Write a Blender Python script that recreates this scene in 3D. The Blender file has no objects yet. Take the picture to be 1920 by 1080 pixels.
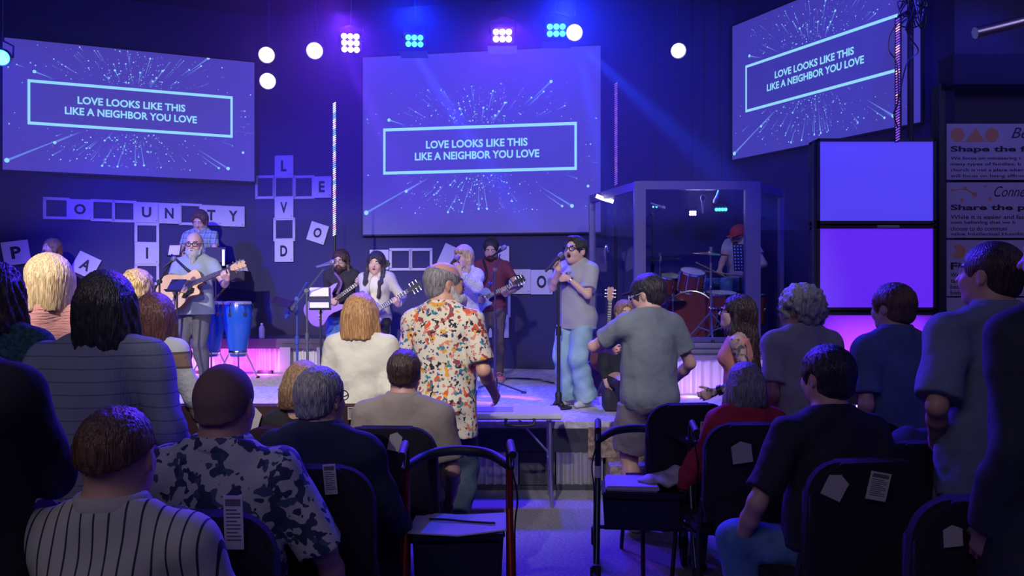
import bpy, bmesh, math, random
import numpy as np
from mathutils import Vector, Matrix

# ------------------------------------------------------------------ camera, world, exposure
S = bpy.context.scene
COL = S.collection
F_PX, CAM_Z = 1500.0, 1.6
cam_data = bpy.data.cameras.new('camera')
cam_data.sensor_width = 36.0
cam_data.lens = F_PX / 1920.0 * 36.0
cam_data.clip_start = 0.05
cam_data.clip_end = 60
cam = bpy.data.objects.new('camera', cam_data)
cam.location = (0, 0, CAM_Z)
cam.rotation_euler = (math.pi / 2, 0, 0)
COL.objects.link(cam)
S.camera = cam
S.view_settings.view_transform = 'Standard'
S.view_settings.look = 'None'
S.view_settings.exposure = 0.0
S.view_settings.gamma = 1.0
S.view_settings.use_curve_mapping = False
S.cycles.use_denoising = True
S.cycles.max_bounces = 6
S.cycles.diffuse_bounces = 3
S.cycles.volume_bounces = 0
S.cycles.sample_clamp_indirect = 4.0
S.cycles.caustics_reflective = False
S.cycles.caustics_refractive = False
world = bpy.data.worlds.new('world')
S.world = world
world.use_nodes = True
world.node_tree.nodes['Background'].inputs[0].default_value = (0.03, 0.02, 0.2, 1)
world.node_tree.nodes['Background'].inputs[1].default_value = 0.3


def at(px, py, D):
    """world point seen at photo pixel (px, py) at distance D along the view axis"""
    return Vector(((px - 960) / F_PX * D, D, CAM_Z - (py - 540) / F_PX * D))


def lamp(kind, name, loc, target, energy, color, size=0.1, cone=60, blend=0.5):
    d = bpy.data.lights.new(name, kind)
    d.energy = energy
    d.color = color
    if kind == 'SPOT':
        d.spot_size = math.radians(cone)
        d.spot_blend = blend
        d.shadow_soft_size = size
    elif kind == 'AREA':
        d.shape = 'RECTANGLE'
        d.size = size if not isinstance(size, tuple) else size[0]
        d.size_y = size if not isinstance(size, tuple) else size[1]
    else:
        d.shadow_soft_size = size
    o = bpy.data.objects.new(name, d)
    o.location = loc
    if target is not None:
        o.rotation_euler = (Vector(target) - Vector(loc)).to_track_quat('-Z', 'Y').to_euler()
    COL.objects.link(o)
    return o


# front white spots aimed at the stage from above the audience, stage fixtures, rear house light, added ambient and wall fills
STAGE_Z = 0.54
lamp('SPOT', 'front_spot_warm', (-3.4, 0.6, 5.0), (-3.4, 7.8, .9), 2700, (1, .93, .90), .06, 40, .5)
lamp('SPOT', 'front_spot_centre', (-0.9, 0.4, 5.0), (-0.9, 7.2, 0.95), 1000, (1, .92, .84), .06, 42, .5)
lamp('SPOT', 'front_spot_cool', (1.3, 0.6, 5.0), (0.9, 7.6, 1.2), 560, (.90, .92, 1), .06, 34, .5)
lamp('SPOT', 'blue_wash', (-1.05, 8.6, 4.6), (-0.5, 5.0, 0.2), 1000, (.006, .02, 1), .12, 95, .6)
lamp('SPOT', 'blue_wash', (0.55, 8.6, 4.6), (0.7, 4.0, 0.0), 1500, (.01, .025, 1), .12, 95, .6)
lamp('SPOT', 'purple_wash', (-1.75, 8.7, 4.45), (-2.2, 4.5, 0.4), 700, (.16, .02, 1), .12, 95, .6)
lamp('SPOT', 'purple_wash', (-0.1, 8.8, 4.5), (0.3, 5.5, 0.0), 600, (.22, .03, 1), .12, 90, .6)
lamp('SPOT', 'blue_side', (-5.6, 7.6, 4.2), (-3.8, 9.8, 1.6), 900, (.02, .01, 1), .1, 90, .7)
lamp('SPOT', 'magenta_side', (-6.0, 6.6, 3.6), (-4.9, 8.6, 1.9), 120, (1, .30, .75), .1, 40, .7)
lamp('SPOT', 'blue_side', (3.2, 6.0, 4.6), (2.6, 9.0, 3.4), 300, (.03, .03, 1), .1, 80, .7)
lamp('AREA', 'ambient_fill', (0, 3.5, 5.25), (0, 3.5, 0), 32, (.03, .025, 1), (9, 7))  # added overhead area light standing in for the room's blue ambient
lamp('AREA', 'house_rear', (-2.0, -1.6, 4.6), (-1.6, 4, 0.8), 46, (.90, .80, 1), (5, 2))
lamp('AREA', 'wall_fill', (-2.0, 7.6, 5.0), (-2.0, 11.0, 2.6), 60, (.02, .02, 1), (7, 1))  # added blue fill to tint the back wall, no fixture here
lamp('AREA', 'banner_fill', (6.0, 3.2, 4.6), (5.4, 7.4, 2.2), 30, (.55, .42, 1), (1, 1))  # added fill brightening the banners on the right wall
lamp('SPOT', 'front_row_fill', (-2.4, -0.6, 4.9), (-0.75, 4.2, 1.15), 420, (1, .93, .88), .05, 17, .6)  # added narrow spot to brighten the front rows
# narrow LED beams in haze; wide spots added to brighten ceiling haze and walls
for (x, y, z), t, e, c, a in (((-1.07, 8.62, 4.15), (1.25, 8.0, 0.54), 20000, (.02, .05, 1), 13), ((0.72, 8.62, 4.2), (1.25, 7.3, 0.5), 9000, (.01, .06, 1), 12), ((0.75, 8.62, 4.2), (2.7, 8.3, 2.3), 14000, (.01, .06, 1), 15),
                              ((-1.78, 8.62, 4.1), (-0.1, 7.6, 0.6), 4500, (.22, .03, 1), 14), ((-5.3, 8.2, 4.0), (-4.3, 9.9, 2.2), 200, (.006, .02, 1), 40),
                              ((-0.1, 8.62, 4.2), (-1.4, 6.7, 0.6), 700, (.22, .03, 1), 12), ((-1.07, 8.75, 4.3), (-2.2, 6.4, 5.9), 420, (.02, .05, 1), 40),
                              ((0.60, 8.75, 4.35), (0.2, 6.4, 6.0), 520, (.02, .05, 1), 45), ((-1.78, 8.75, 4.25), (-2.3, 6.4, 6.0), 330, (.26, .04, 1), 45),
                              ((3.6, 7.2, 4.9), (4.9, 6.9, 2.6), 400, (.02, .12, 1), 12), ((4.5, 6.2, 4.9), (4.25, 7.5, 3.2), 90, (.06, .08, 1), 60)):
    lamp('SPOT', 'beam', (x, y, z), t, e, c, .05, a * .75 if a < 20 else a, .8)


# ------------------------------------------------------------------ materials
MATS = {}


def mat(name, col=(0.5, 0.5, 0.5), rough=0.7, metal=0.0, emit=None, estr=1.0, bump=0, bscale=60,
        stretch=(1, 1, 1), col2=None, nscale=8, nlo=0.4, nhi=0.6, sheen=0, alpha=1, trans=0, pattern=None, detail=3, bdist=.01):
    if name in MATS:
        return MATS[name]
    m = bpy.data.materials.new(name)
    m.use_nodes = True
    nt = m.node_tree
    b = nt.nodes['Principled BSDF']
    b.inputs['Base Color'].default_value = (*col, 1)
    b.inputs['Roughness'].default_value = rough
    b.inputs['Metallic'].default_value = metal
    b.inputs['Sheen Weight'].default_value = sheen
    b.inputs['Alpha'].default_value = alpha
    b.inputs['Transmission Weight'].default_value = trans
    if emit:
        b.inputs['Emission Color'].default_value = (*emit, 1)
        b.inputs['Emission Strength'].default_value = estr
    tc = nt.nodes.new('ShaderNodeTexCoord')
    mp = nt.nodes.new('ShaderNodeMapping')
    mp.inputs['Scale'].default_value = stretch
    nt.links.new(tc.outputs['Object'], mp.inputs[0])
    if col2 is not None:
        n = nt.nodes.new('ShaderNodeTexNoise')
        n.inputs['Scale'].default_value = nscale
        n.inputs['Detail'].default_value = detail
        r = nt.nodes.new('ShaderNodeValToRGB')
        r.color_ramp.elements[0].position = nlo
        r.color_ramp.elements[0].color = (*col, 1)
        r.color_ramp.elements[1].position = nhi
        r.color_ramp.elements[1].color = (*col2, 1)
        nt.links.new(mp.outputs[0], n.inputs[0])
        nt.links.new(n.outputs[0], r.inputs[0])
        nt.links.new(r.outputs[0], b.inputs['Base Color'])
    if pattern:
        out = pattern(nt, tc, mp)
        nt.links.new(out, b.inputs['Base Color'])
    if bump:
        n = nt.nodes.new('ShaderNodeTexNoise')
        n.inputs['Scale'].default_value = bscale
        n.inputs['Detail'].default_value = 2
        bp = nt.nodes.new('ShaderNodeBump')
        bp.inputs['Strength'].default_value = bump
        bp.inputs['Distance'].default_value = bdist
        nt.links.new(mp.outputs[0], n.inputs[0])
        nt.links.new(n.outputs[0], bp.inputs['Height'])
        nt.links.new(bp.outputs[0], b.inputs['Normal'])
    MATS[name] = m
    return m


def N(nt, t, **kw):
    n = nt.nodes.new(t)
    for k, v in kw.items():
        setattr(n, k, v)
    return n


def M2(nt, op, a, b=None, c=None):
    n = N(nt, 'ShaderNodeMath', operation=op)
    for i, v in enumerate((a, b, c)):
        if v is None:
            continue
        if hasattr(v, 'links'):
            nt.links.new(v, n.inputs[i])
        else:
            n.inputs[i].default_value = v
    return n.outputs[0]


def MIX(nt, fac, a, b):
    n = N(nt, 'ShaderNodeMix', data_type='RGBA')
    for i, v in ((0, fac), (6, a), (7, b)):
        if hasattr(v, 'links'):
            nt.links.new(v, n.inputs[i])
        elif i == 0:
            n.inputs[0].default_value = v
        else:
            n.inputs[i].default_value = (*v, 1)
    return n.outputs[2]


def XYZ(nt, tc):
    s = N(nt, 'ShaderNodeSeparateXYZ')
    nt.links.new(tc.outputs['Object'], s.inputs[0])
    return s.outputs


def NOISE(nt, tc, scale, detail=2, vec=None, off=0):
    n = N(nt, 'ShaderNodeTexNoise', noise_dimensions='4D')
    n.inputs['Scale'].default_value = scale
    n.inputs['Detail'].default_value = detail
    n.inputs['W'].default_value = off
    nt.links.new(vec if vec is not None else tc.outputs['Object'], n.inputs['Vector'])
    return n.outputs[0]


def stripes_x(base, line, period, width, axis=0, wob=0.006):
    def f(nt, tc, mp):
        x = XYZ(nt, tc)[axis]
        w = NOISE(nt, tc, 4)
        x = M2(nt, 'ADD', x, M2(nt, 'MULTIPLY', w, wob))
        fr = M2(nt, 'FRACT', M2(nt, 'DIVIDE', x, period))
        return MIX(nt, M2(nt, 'LESS_THAN', fr, width), base, line)
    return f


def bands_z(cols, z0, period, seq):
    """horizontal garment bands: seq = list of (upto fraction, colour)"""
    def f(nt, tc, mp):
        z = XYZ(nt, tc)[2]
        fr = M2(nt, 'FRACT', M2(nt, 'DIVIDE', M2(nt, 'SUBTRACT', z, z0), period))
        out = seq[-1][1]
        for lim, c in reversed(seq[:-1]):
            out = MIX(nt, M2(nt, 'LESS_THAN', fr, lim), out, c)
        return out
    return f


def plaid(base, c1, c2, p=0.07):
    def f(nt, tc, mp):
        X = XYZ(nt, tc)
        out = base
        for ax, per, wd, c in ((0, p, .35, c1), (2, p, .35, c1), (0, p, .08, c2), (2, p, .08, c2)):
            fr = M2(nt, 'FRACT', M2(nt, 'DIVIDE', X[ax], per))
            out = MIX(nt, M2(nt, 'MULTIPLY', M2(nt, 'LESS_THAN', fr, wd), .6), out, c)
        return out
    return f


def blots(base, spots, scale, thr, seed=0):
    """print of irregular blots, one layer per colour"""
    def f(nt, tc, mp):
        out = base
        for i, c in enumerate(spots):
            v = NOISE(nt, tc, scale * (1 + .23 * i), 1.5, vec=mp.outputs[0], off=seed + i * 3.7)
            out = MIX(nt, M2(nt, 'GREATER_THAN', v, thr), out, c)
        return out
    return f


# ------------------------------------------------------------------ objects
BASE = {}


def tag(o, label=None, cat=None, group=None, kind=None):
    if label: o['label'] = label
    if cat: o['category'] = cat
    if group: o['group'] = group
    if kind: o['kind'] = kind
    return o


def empty(name, loc, label=None, cat=None, group=None):
    o = bpy.data.objects.new(name, None)
    o.empty_display_size = 0.1
    o.location = loc
    COL.objects.link(o)
    BASE[o] = Vector(loc)
    return tag(o, label, cat, group)


def smooth(me, ang=46):
    me.polygons.foreach_set('use_smooth', [True] * len(me.polygons))
    try:
        me.set_sharp_from_angle(angle=math.radians(ang))
    except Exception:
        pass


class MB:
    """collects shapes in world (or local) coordinates, links them as one mesh object"""
    def __init__(s, M=None):
        s.bm = bmesh.new()
        s.M = M or Matrix.Identity(4)

    def _v(s, p):
        return s.bm.verts.new(s.M @ Vector(p))

    def box(s, lo, hi, M=None, bev=0):
        lo, hi = Vector(lo), Vector(hi)
        M = M or Matrix.Identity(4)
        vs = [s._v(M @ Vector((x, y, z))) for x in (lo.x, hi.x) for y in (lo.y, hi.y) for z in (lo.z, hi.z)]
        fs = [s.bm.faces.new([vs[i] for i in f]) for f in
              ((0, 1, 3, 2), (4, 6, 7, 5), (0, 4, 5, 1), (2, 3, 7, 6), (0, 2, 6, 4), (1, 5, 7, 3))]
        if bev:
            es = list({e for f in fs for e in f.edges})
            bmesh.ops.bevel(s.bm, geom=es, offset=bev, segments=2, affect='EDGES')
        return s

    def tube(s, pts, r, seg=10, cap=True, flat=1.0):
        pts = [Vector(p) for p in pts]
        n = len(pts)
        rr = r if isinstance(r, (list, tuple)) else [r] * n
        rings = []
        up = None
        for i in range(n):
            t = (pts[min(i + 1, n - 1)] - pts[max(i - 1, 0)]).normalized()
            if up is None:
                up = Vector((0, 0, 1)) if abs(t.z) < .9 else Vector((1, 0, 0))
            a = t.cross(up)
            if a.length < 1e-5:
                a = t.cross(Vector((0, 1, .1)))
            a.normalize()
            b = a.cross(t).normalized()
            up = b
            rings.append([s._v(pts[i] + (a * math.cos(2 * math.pi * k / seg) + b * flat * math.sin(2 * math.pi * k / seg)) * rr[i])
                          for k in range(seg)])
        for i in range(n - 1):
            for k in range(seg):
                s.bm.faces.new((rings[i][k], rings[i][(k + 1) % seg], rings[i + 1][(k + 1) % seg], rings[i + 1][k]))
        if cap:
            s.bm.faces.new(rings[0][::-1])
            s.bm.faces.new(rings[-1])
        return s

    def curve(s, pts, r, seg=8, sub=5):
        return s.tube(catmull(pts, sub), r, seg)

    def lathe(s, prof, M=None, seg=24, ring=False):
        """prof: list of (radius, z) around local z of M"""
        M = M or Matrix.Identity(4)
        rings = []
        for r, z in prof:
            if r < 1e-6:
                rings.append([s._v(M @ Vector((0, 0, z)))])
            else:
                rings.append([s._v(M @ Vector((r * math.cos(2 * math.pi * k / seg), r * math.sin(2 * math.pi * k / seg), z))) for k in range(seg)])
        if ring: rings.append(rings[0])
        for a, b in zip(rings, rings[1:]):
            for k in range(seg):
                k2 = (k + 1) % seg
                if len(a) == 1 and len(b) == 1: continue
                if len(a) == 1: s.bm.faces.new((a[0], b[k2], b[k]))
                elif len(b) == 1: s.bm.faces.new((a[k], a[k2], b[0]))
                else: s.bm.faces.new((a[k], a[k2], b[k2], b[k]))
        if ring: return s
        if len(rings[0]) > 1: s.bm.faces.new(rings[0][::-1])
        if len(rings[-1]) > 1: s.bm.faces.new(rings[-1])
        return s

    def prism(s, outline, t0, t1, M=None, bev=0):
        """2D outline (x, y) in M's plane, extruded z from t0 to t1"""
        M = M or Matrix.Identity(4)
        a = [s._v(M @ Vector((x, y, t0))) for x, y in outline]
        b = [s._v(M @ Vector((x, y, t1))) for x, y in outline]
        n = len(a)
        fs = [s.bm.faces.new(a[::-1]), s.bm.faces.new(b)]
        for i in range(n):
            fs.append(s.bm.faces.new((a[i], a[(i + 1) % n], b[(i + 1) % n], b[i])))
        if bev:
            es = list({e for f in fs[:2] for e in f.edges})
            bmesh.ops.bevel(s.bm, geom=es, offset=bev, segments=2, affect='EDGES')
        return s

    def quad(s, *p):
        s.bm.faces.new([s._v(q) for q in p])
        return s

    def mesh(s, name, m, base=Vector((0, 0, 0)), ang=47):
        bmesh.ops.recalc_face_normals(s.bm, faces=s.bm.faces)
        bmesh.ops.translate(s.bm, verts=s.bm.verts, vec=-Vector(base))
        me = bpy.data.meshes.new(name)
        s.bm.to_mesh(me)
        s.bm.free()
        smooth(me, ang)
        for q in (m if isinstance(m, (list, tuple)) else [m]):
            me.materials.append(q)
        return me

    def build(s, name, m, parent=None, base=None, ang=47, **kw):
        if parent is not None:
            base = BASE[parent]
        elif base is None:
            cs = [v.co for v in s.bm.verts]
            base = Vector(((min(c.x for c in cs) + max(c.x for c in cs)) / 2,
                           (min(c.y for c in cs) + max(c.y for c in cs)) / 2, min(c.z for c in cs)))
        base = Vector(base)
        o = bpy.data.objects.new(name, s.mesh(name, m, base, ang))
        COL.objects.link(o)
        BASE[o] = base
        if parent is not None:
            o.parent = parent
        else:
            o.location = base
        return tag(o, **kw)


def catmull(pts, sub=5):
    pts = [Vector(p) for p in pts]
    P = [pts[0] * 2 - pts[1]] + pts + [pts[-1] * 2 - pts[-2]]
    out = []
    for i in range(1, len(P) - 2):
        for k in range(sub):
            t = k / sub
            a, b, c, d = P[i - 1], P[i], P[i + 1], P[i + 2]
            out.append(.5 * ((2 * b) + (c - a) * t + (2 * a - 5 * b + 4 * c - d) * t * t + (3 * b - a - 3 * c + d) * t ** 3))
    out.append(pts[-1])
    return out


def copy_tree(o, parent=None):
    c = o.copy()
    COL.objects.link(c)
    if parent is not None:
        c.parent = parent
    for ch in list(o.children):
        copy_tree(ch, c)
    return c


def frame(o, x, y, z):
    M = Matrix.Identity(4)
    for i, v in enumerate((x, y, z)):
        v = Vector(v).normalized()
        for j in range(3):
            M[j][i] = v[j]
    M.translation = Vector(o)
    return M


def axis_frame(o, z, hint=(0, 0, 1)):
    z = Vector(z).normalized()
    h = Vector(hint)
    if abs(z.dot(h.normalized())) > .98: h = Vector((1, 0, 0))
    x = h.cross(z).normalized()
    return frame(o, x, z.cross(x), z)


_tc = {}


def text_geo(txt, bold=0.0, shear=0.0, spacing=1.0):
    key = (txt, bold, shear, spacing)
    if key in _tc: return _tc[key]
    cu = bpy.data.curves.new('t', 'FONT')
    cu.body = txt
    cu.offset = bold
    cu.shear = shear
    cu.space_character = spacing
    cu.resolution_u = 3
    ob = bpy.data.objects.new('t', cu)
    COL.objects.link(ob)
    me = bpy.data.meshes.new_from_object(ob)
    vs = [tuple(v.co) for v in me.vertices]
    fs = [tuple(p.vertices) for p in me.polygons]
    bpy.data.objects.remove(ob)
    bpy.data.meshes.remove(me)
    bpy.data.curves.remove(cu)
    xs = [v[0] for v in vs]; ys = [v[1] for v in vs]
    x0, x1, y0, y1 = min(xs), max(xs), min(ys), max(ys)
    vs = [((v[0] - x0) / (x1 - x0), (v[1] - y0) / (y1 - y0)) for v in vs]
    _tc[key] = (vs, fs)
    return _tc[key]


def text_on(mb, txt, M, x0, y0, x1, y1, off=0.004, **kw):
    vs, fs = text_geo(txt, **kw)
    bv = [mb._v(M @ Vector((x0 + a * (x1 - x0), y0 + b * (y1 - y0), off))) for a, b in vs]
    for f in fs:
        try: mb.bm.faces.new([bv[i] for i in f])
        except ValueError: pass


# ------------------------------------------------------------------ smooth solids: a signed distance grid and its surface
QUAL = 1.0


class Solid:
    def __init__(s):
        s.ops = []

    def cone(s, a, b, ra, rb=None, k=.02, cap=(0, 0), flat=None, bend=0):
        s.ops.append(('c', np.array(a, float), np.array(b, float), ra, ra if rb is None else rb, k, cap, flat))
        return s

    def ell(s, c, r, R=None, k=.02, sub=False):
        s.ops.append(('e', np.array(c, float), np.array(r, float), None if R is None else np.array(R, float), k, sub))
        return s

    def cut(s, p, n, k=.004):
        """removes what lies on the side the normal points to"""
        s.ops.append(('p', np.array(p, float), np.array(n, float) / np.linalg.norm(n), k))
        return s

    def bump(s, fn):
        s.ops.append(('n', fn))
        return s

    def grid(s, h):
        lo = np.full(3, 1e9); hi = -lo
        for o in s.ops:
            if o[0] == 'c':
                lo = np.minimum(lo, np.minimum(o[1] - o[3], o[2] - o[4])); hi = np.maximum(hi, np.maximum(o[1] + o[3], o[2] + o[4]))
            elif o[0] == 'e' and not o[5]:
                r = o[2].max() if o[3] is not None else o[2]
                lo = np.minimum(lo, o[1] - r); hi = np.maximum(hi, o[1] + r)
        lo -= .035; hi += .035
        n = np.ceil((hi - lo) / h).astype(int) + 1
        d = np.full(n, .5, np.float32)
        ax = [(lo[i] + h * np.arange(n[i])).astype(np.float32) for i in range(3)]

        def win(a, b):
            i0 = np.clip(np.floor((a - lo) / h).astype(int), 0, n - 1)
            i1 = np.clip(np.ceil((b - lo) / h).astype(int) + 1, 1, n)
            sl = tuple(slice(i0[i], max(i1[i], i0[i] + 1)) for i in range(3))
            return sl, ax[0][sl[0]][:, None, None], ax[1][sl[1]][None, :, None], ax[2][sl[2]][None, None, :]

        for o in s.ops:
            if o[0] == 'c':
                _, a, b, ra, rb, k, cap, flat = o
                m = k + 3 * h
                sl, X, Y, Z = win(np.minimum(a - ra, b - rb) - m, np.maximum(a + ra, b + rb) + m)
                ab = b - a; L2 = max(float(ab @ ab), 1e-9); L = math.sqrt(L2)
                px, py, pz = X - a[0], Y - a[1], Z - a[2]
                t = (px * ab[0] + py * ab[1] + pz * ab[2]) / L2
                tc = np.clip(t, 0, 1)
                qx, qy, qz = px - tc * ab[0], py - tc * ab[1], pz - tc * ab[2]
                q2 = qx * qx + qy * qy + qz * qz
                q = 1.0
                if flat is not None:
                    u, q = flat
                    w = qx * u[0] + qy * u[1] + qz * u[2]
                    q2 = q2 + w * w * (1 / (q * q) - 1)
                dd = np.sqrt(q2) - (ra + (rb - ra) * tc)
                dd = dd * min(1, .5 + .5 * q)
                if cap[0]: dd = np.maximum(dd, -t * L)
                if cap[1]: dd = np.maximum(dd, (t - 1) * L)
                sub = False
            elif o[0] == 'e':
                _, c, r, R, k, sub = o
                m = k + 3 * h
                rr = r.max() if R is not None else r
                sl, X, Y, Z = win(c - rr - m, c + rr + m)
                px, py, pz = X - c[0], Y - c[1], Z - c[2]
                if R is not None:
                    px, py, pz = (px * R[0, i] + py * R[1, i] + pz * R[2, i] for i in range(3))
                ax_, ay_, az_ = px / r[0], py / r[1], pz / r[2]
                k0 = np.sqrt(ax_ * ax_ + ay_ * ay_ + az_ * az_) + 1e-6
                k1 = np.sqrt((ax_ / r[0]) ** 2 + (ay_ / r[1]) ** 2 + (az_ / r[2]) ** 2) + 1e-6
                dd = k0 * (k0 - 1) / k1
            elif o[0] == 'p':
                _, c, nn, k = o
                X, Y, Z = ax[0][:, None, None], ax[1][None, :, None], ax[2][None, None, :]
                dd = (X - c[0]) * nn[0] + (Y - c[1]) * nn[1] + (Z - c[2]) * nn[2]
                d = np.maximum(d, dd)
                continue
            else:
                i = np.nonzero(np.abs(d) < .03)
                d[i] += o[1](ax[0][i[0]], ax[1][i[1]], ax[2][i[2]])
                continue
            cur = d[sl]
            if sub:
                e = -dd
                hh = np.maximum(k - np.abs(cur - e), 0) / k
                d[sl] = np.maximum(cur, e) + hh * hh * k * .25
            else:
                hh = np.maximum(k - np.abs(cur - dd), 0) / k
                d[sl] = np.minimum(cur, dd) - hh * hh * k * .25
        return d, lo, h

    def surface(s, h):
        d, lo, h = s.grid(h * QUAL)
        # keep the border outside
        for i in range(3):
            for e in (0, -1):
                sl = [slice(None)] * 3; sl[i] = e
                d[tuple(sl)] = np.maximum(d[tuple(sl)], .01)
        g = d < 0
        cnt = np.zeros(tuple(x - 1 for x in g.shape), np.int8)
        for a in (0, 1):
            for b in (0, 1):
                for c in (0, 1):
                    cnt += g[a:g.shape[0] - 1 + a, b:g.shape[1] - 1 + b, c:g.shape[2] - 1 + c]
        act = (cnt > 0) & (cnt < 8)
        I, J, K = np.nonzero(act)
        idm = np.full(act.shape, -1, np.int32)
        idm[I, J, K] = np.arange(len(I))
        acc = np.zeros((len(I), 3)); num = np.zeros(len(I))
        cor = {(a, b, c): d[I + a, J + b, K + c] for a in (0, 1) for b in (0, 1) for c in (0, 1)}
        for axn in range(3):
            for u in (0, 1):
                for v in (0, 1):
                    p = [0, 0, 0]; q = [0, 0, 0]
                    o1, o2 = [i for i in range(3) if i != axn]
                    p[o1] = q[o1] = u; p[o2] = q[o2] = v; q[axn] = 1
                    A, B = cor[tuple(p)], cor[tuple(q)]
                    m = (A < 0) != (B < 0)
                    t = np.where(m, A / np.where(m, A - B, 1), 0)
                    pt = np.zeros((len(I), 3)); pt[:, o1] = u; pt[:, o2] = v; pt[:, axn] = t
                    acc += pt * m[:, None]; num += m
        V = (np.stack([I, J, K], 1) + acc / num[:, None]) * h + lo
        Q = []
        for axn in range(3):
            a = [slice(None)] * 3; b = [slice(None)] * 3
            a[axn] = slice(0, -1); b[axn] = slice(1, None)
            ga, gb = g[tuple(a)], g[tuple(b)]
            o1, o2 = [(1, 2), (2, 0), (0, 1)][axn]
            df = ga != gb
            i = np.stack(np.nonzero(df), 1)
            ok = (i[:, o1] > 0) & (i[:, o2] > 0) & (i[:, o1] < g.shape[o1] - 1) & (i[:, o2] < g.shape[o2] - 1)
            i = i[ok]
            e1 = np.zeros(3, int); e1[o1] = 1
            e2 = np.zeros(3, int); e2[o2] = 1
            c = [idm[tuple((i - x).T)] for x in (e1 * 0, e1, e1 + e2, e2)]
            q = np.stack(c, 1)
            fl = ga[tuple(i.T)]
            q[~fl] = q[~fl][:, ::-1]
            Q.append(q)
        Q = np.concatenate(Q)
        Q = Q[(Q >= 0).all(1)]
        return V, Q

    def build(s, name, m, h=.008, parent=None, base=None, matfn=None, relax=1, **kw):
        V, Q = s.surface(h)
        if len(Q) == 0:
            return None
        for _ in range(relax):      # light relaxation along the edges
            acc = np.zeros_like(V); num = np.zeros(len(V))
            for k in range(4):
                a, b = Q[:, k], Q[:, (k + 1) % 4]
                np.add.at(acc, a, V[b]); np.add.at(num, a, 1)
                np.add.at(acc, b, V[a]); np.add.at(num, b, 1)
            V = V * .5 + .5 * acc / np.maximum(num, 1)[:, None]
        base = Vector(BASE[parent] if parent is not None else base)
        me = bpy.data.meshes.new(name)
        me.vertices.add(len(V))
        me.vertices.foreach_set('co', (V - np.array(base)).astype(np.float32).ravel())
        me.loops.add(len(Q) * 4)
        me.loops.foreach_set('vertex_index', Q.astype(np.int32).ravel())
        me.polygons.add(len(Q))
        me.polygons.foreach_set('loop_start', np.arange(0, len(Q) * 4, 4, dtype=np.int32))
        me.polygons.foreach_set('loop_total', np.full(len(Q), 4, np.int32))
        me.polygons.foreach_set('use_smooth', np.ones(len(Q), bool))
        for q in (m if isinstance(m, (list, tuple)) else [m]):
            me.materials.append(q)
        if matfn is not None:
            idx = matfn(V[Q].mean(1)).astype(np.int32)
            me.polygons.foreach_set('material_index', idx)
        me.update(calc_edges=True)
        me.validate()
        o = bpy.data.objects.new(name, me)
        COL.objects.link(o)
        BASE[o] = base
        if parent is not None: o.parent = parent
        else: o.location = base
        return tag(o, **kw)

# ------------------------------------------------------------------ people
def V3(v): return Vector((v[0], v[1], v[2]))


def rotz(v, a):
    a = math.radians(a)
    return Vector((v.x * math.cos(a) - v.y * math.sin(a), v.x * math.sin(a) + v.y * math.cos(a), v.z))


def about(v, axis, deg):
    return Matrix.Rotation(math.radians(deg), 3, axis) @ v


def ik(a, b, l1, l2, hint):
    ab = b - a
    L = ab.length
    if L > (l1 + l2) * .995:
        b = a + ab.normalized() * (l1 + l2) * .995
        ab = b - a; L = ab.length
    L = max(L, abs(l1 - l2) + .02)
    x = (l1 * l1 - l2 * l2 + L * L) / (2 * L)
    y = math.sqrt(max(l1 * l1 - x * x, 0))
    n = ab.normalized()
    h = hint - n * hint.dot(n)
    h.normalize()
    return a + n * x + h * y, b


def folds(amp, seed=0, fx=1.0, vert=1.0):
    r = random.Random(seed)
    ph = [r.uniform(0, 6.28) for _ in range(8)]
    def fn(x, y, z):
        w = 3 * np.sin(5 * x + ph[0]) + 2.5 * np.sin(6 * z + 4 * y + ph[1])
        a = np.sin(26 * fx * x + 9 * vert * z + 14 * y + w + ph[2])
        b = np.sin(15 * x * fx - 21 * vert * z + 9 * y + 1.3 * w + ph[3])
        c = np.sin(44 * x * fx + 17 * vert * z - 25 * y - 1.2 * w + ph[4])
        return amp * (.55 * a + .5 * b + .3 * c)
    return fn


HAND_SC = 1.0


def hand(s, W, e, n, side, sc=1.0, curl=25, thumb_curl=20, spread=1.0):
    """palm, four fingers of unequal length and a thumb from the side of the palm"""
    e = e.normalized()
    n = (n - e * n.dot(e)).normalized()
    t = e.cross(n) if side > 0 else n.cross(e)
    kn = []
    for off, ln, fw, r in ((.029, .068, .084, .0088), (.0095, .077, .088, .0092), (-.010, .071, .085, .0086), (-.028, .056, .077, .0076)):
        k = W + e * fw * sc + t * off * sc * spread
        s.cone(W + e * .008 * sc + t * off * .55 * sc, k, .0145 * sc, .0115 * sc, k=.012)
        kn.append((k, ln, r))
    for i, (k, ln, r) in enumerate(kn):
        c = curl[i] if isinstance(curl, (list, tuple)) else curl * (1 + .08 * i)
        p = k
        d = (e + t * (.10, .02, -.05, -.13)[i] * spread).normalized()
        ax = d.cross(n)
        for j, (fr, m) in enumerate(((.46, .9), (.30, 1.1), (.24, .8))):
            d = about(d, ax, c * m)
            q = p + d * ln * fr * sc
            s.cone(p, q, (r - .0006 * j) * sc, (r - .0006 * (j + 1)) * sc, k=.004)
            p = q
    b = W + e * .022 * sc + t * .018 * sc
    d = (e * .62 + t * .72 + n * .25).normalized()
    p = b + d * .040 * sc
    s.cone(b, p, .0145 * sc, .0115 * sc, k=.012)
    for j in range(2):
        d = (d * math.cos(math.radians(thumb_curl)) + (n * .5 + e * .6 - t * .2).normalized() * math.sin(math.radians(thumb_curl) + .2)).normalized()
        q = p + d * (.030, .026)[j] * sc
        s.cone(p, q, .0108 * sc, .0092 * sc, k=.005)
        p = q


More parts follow.
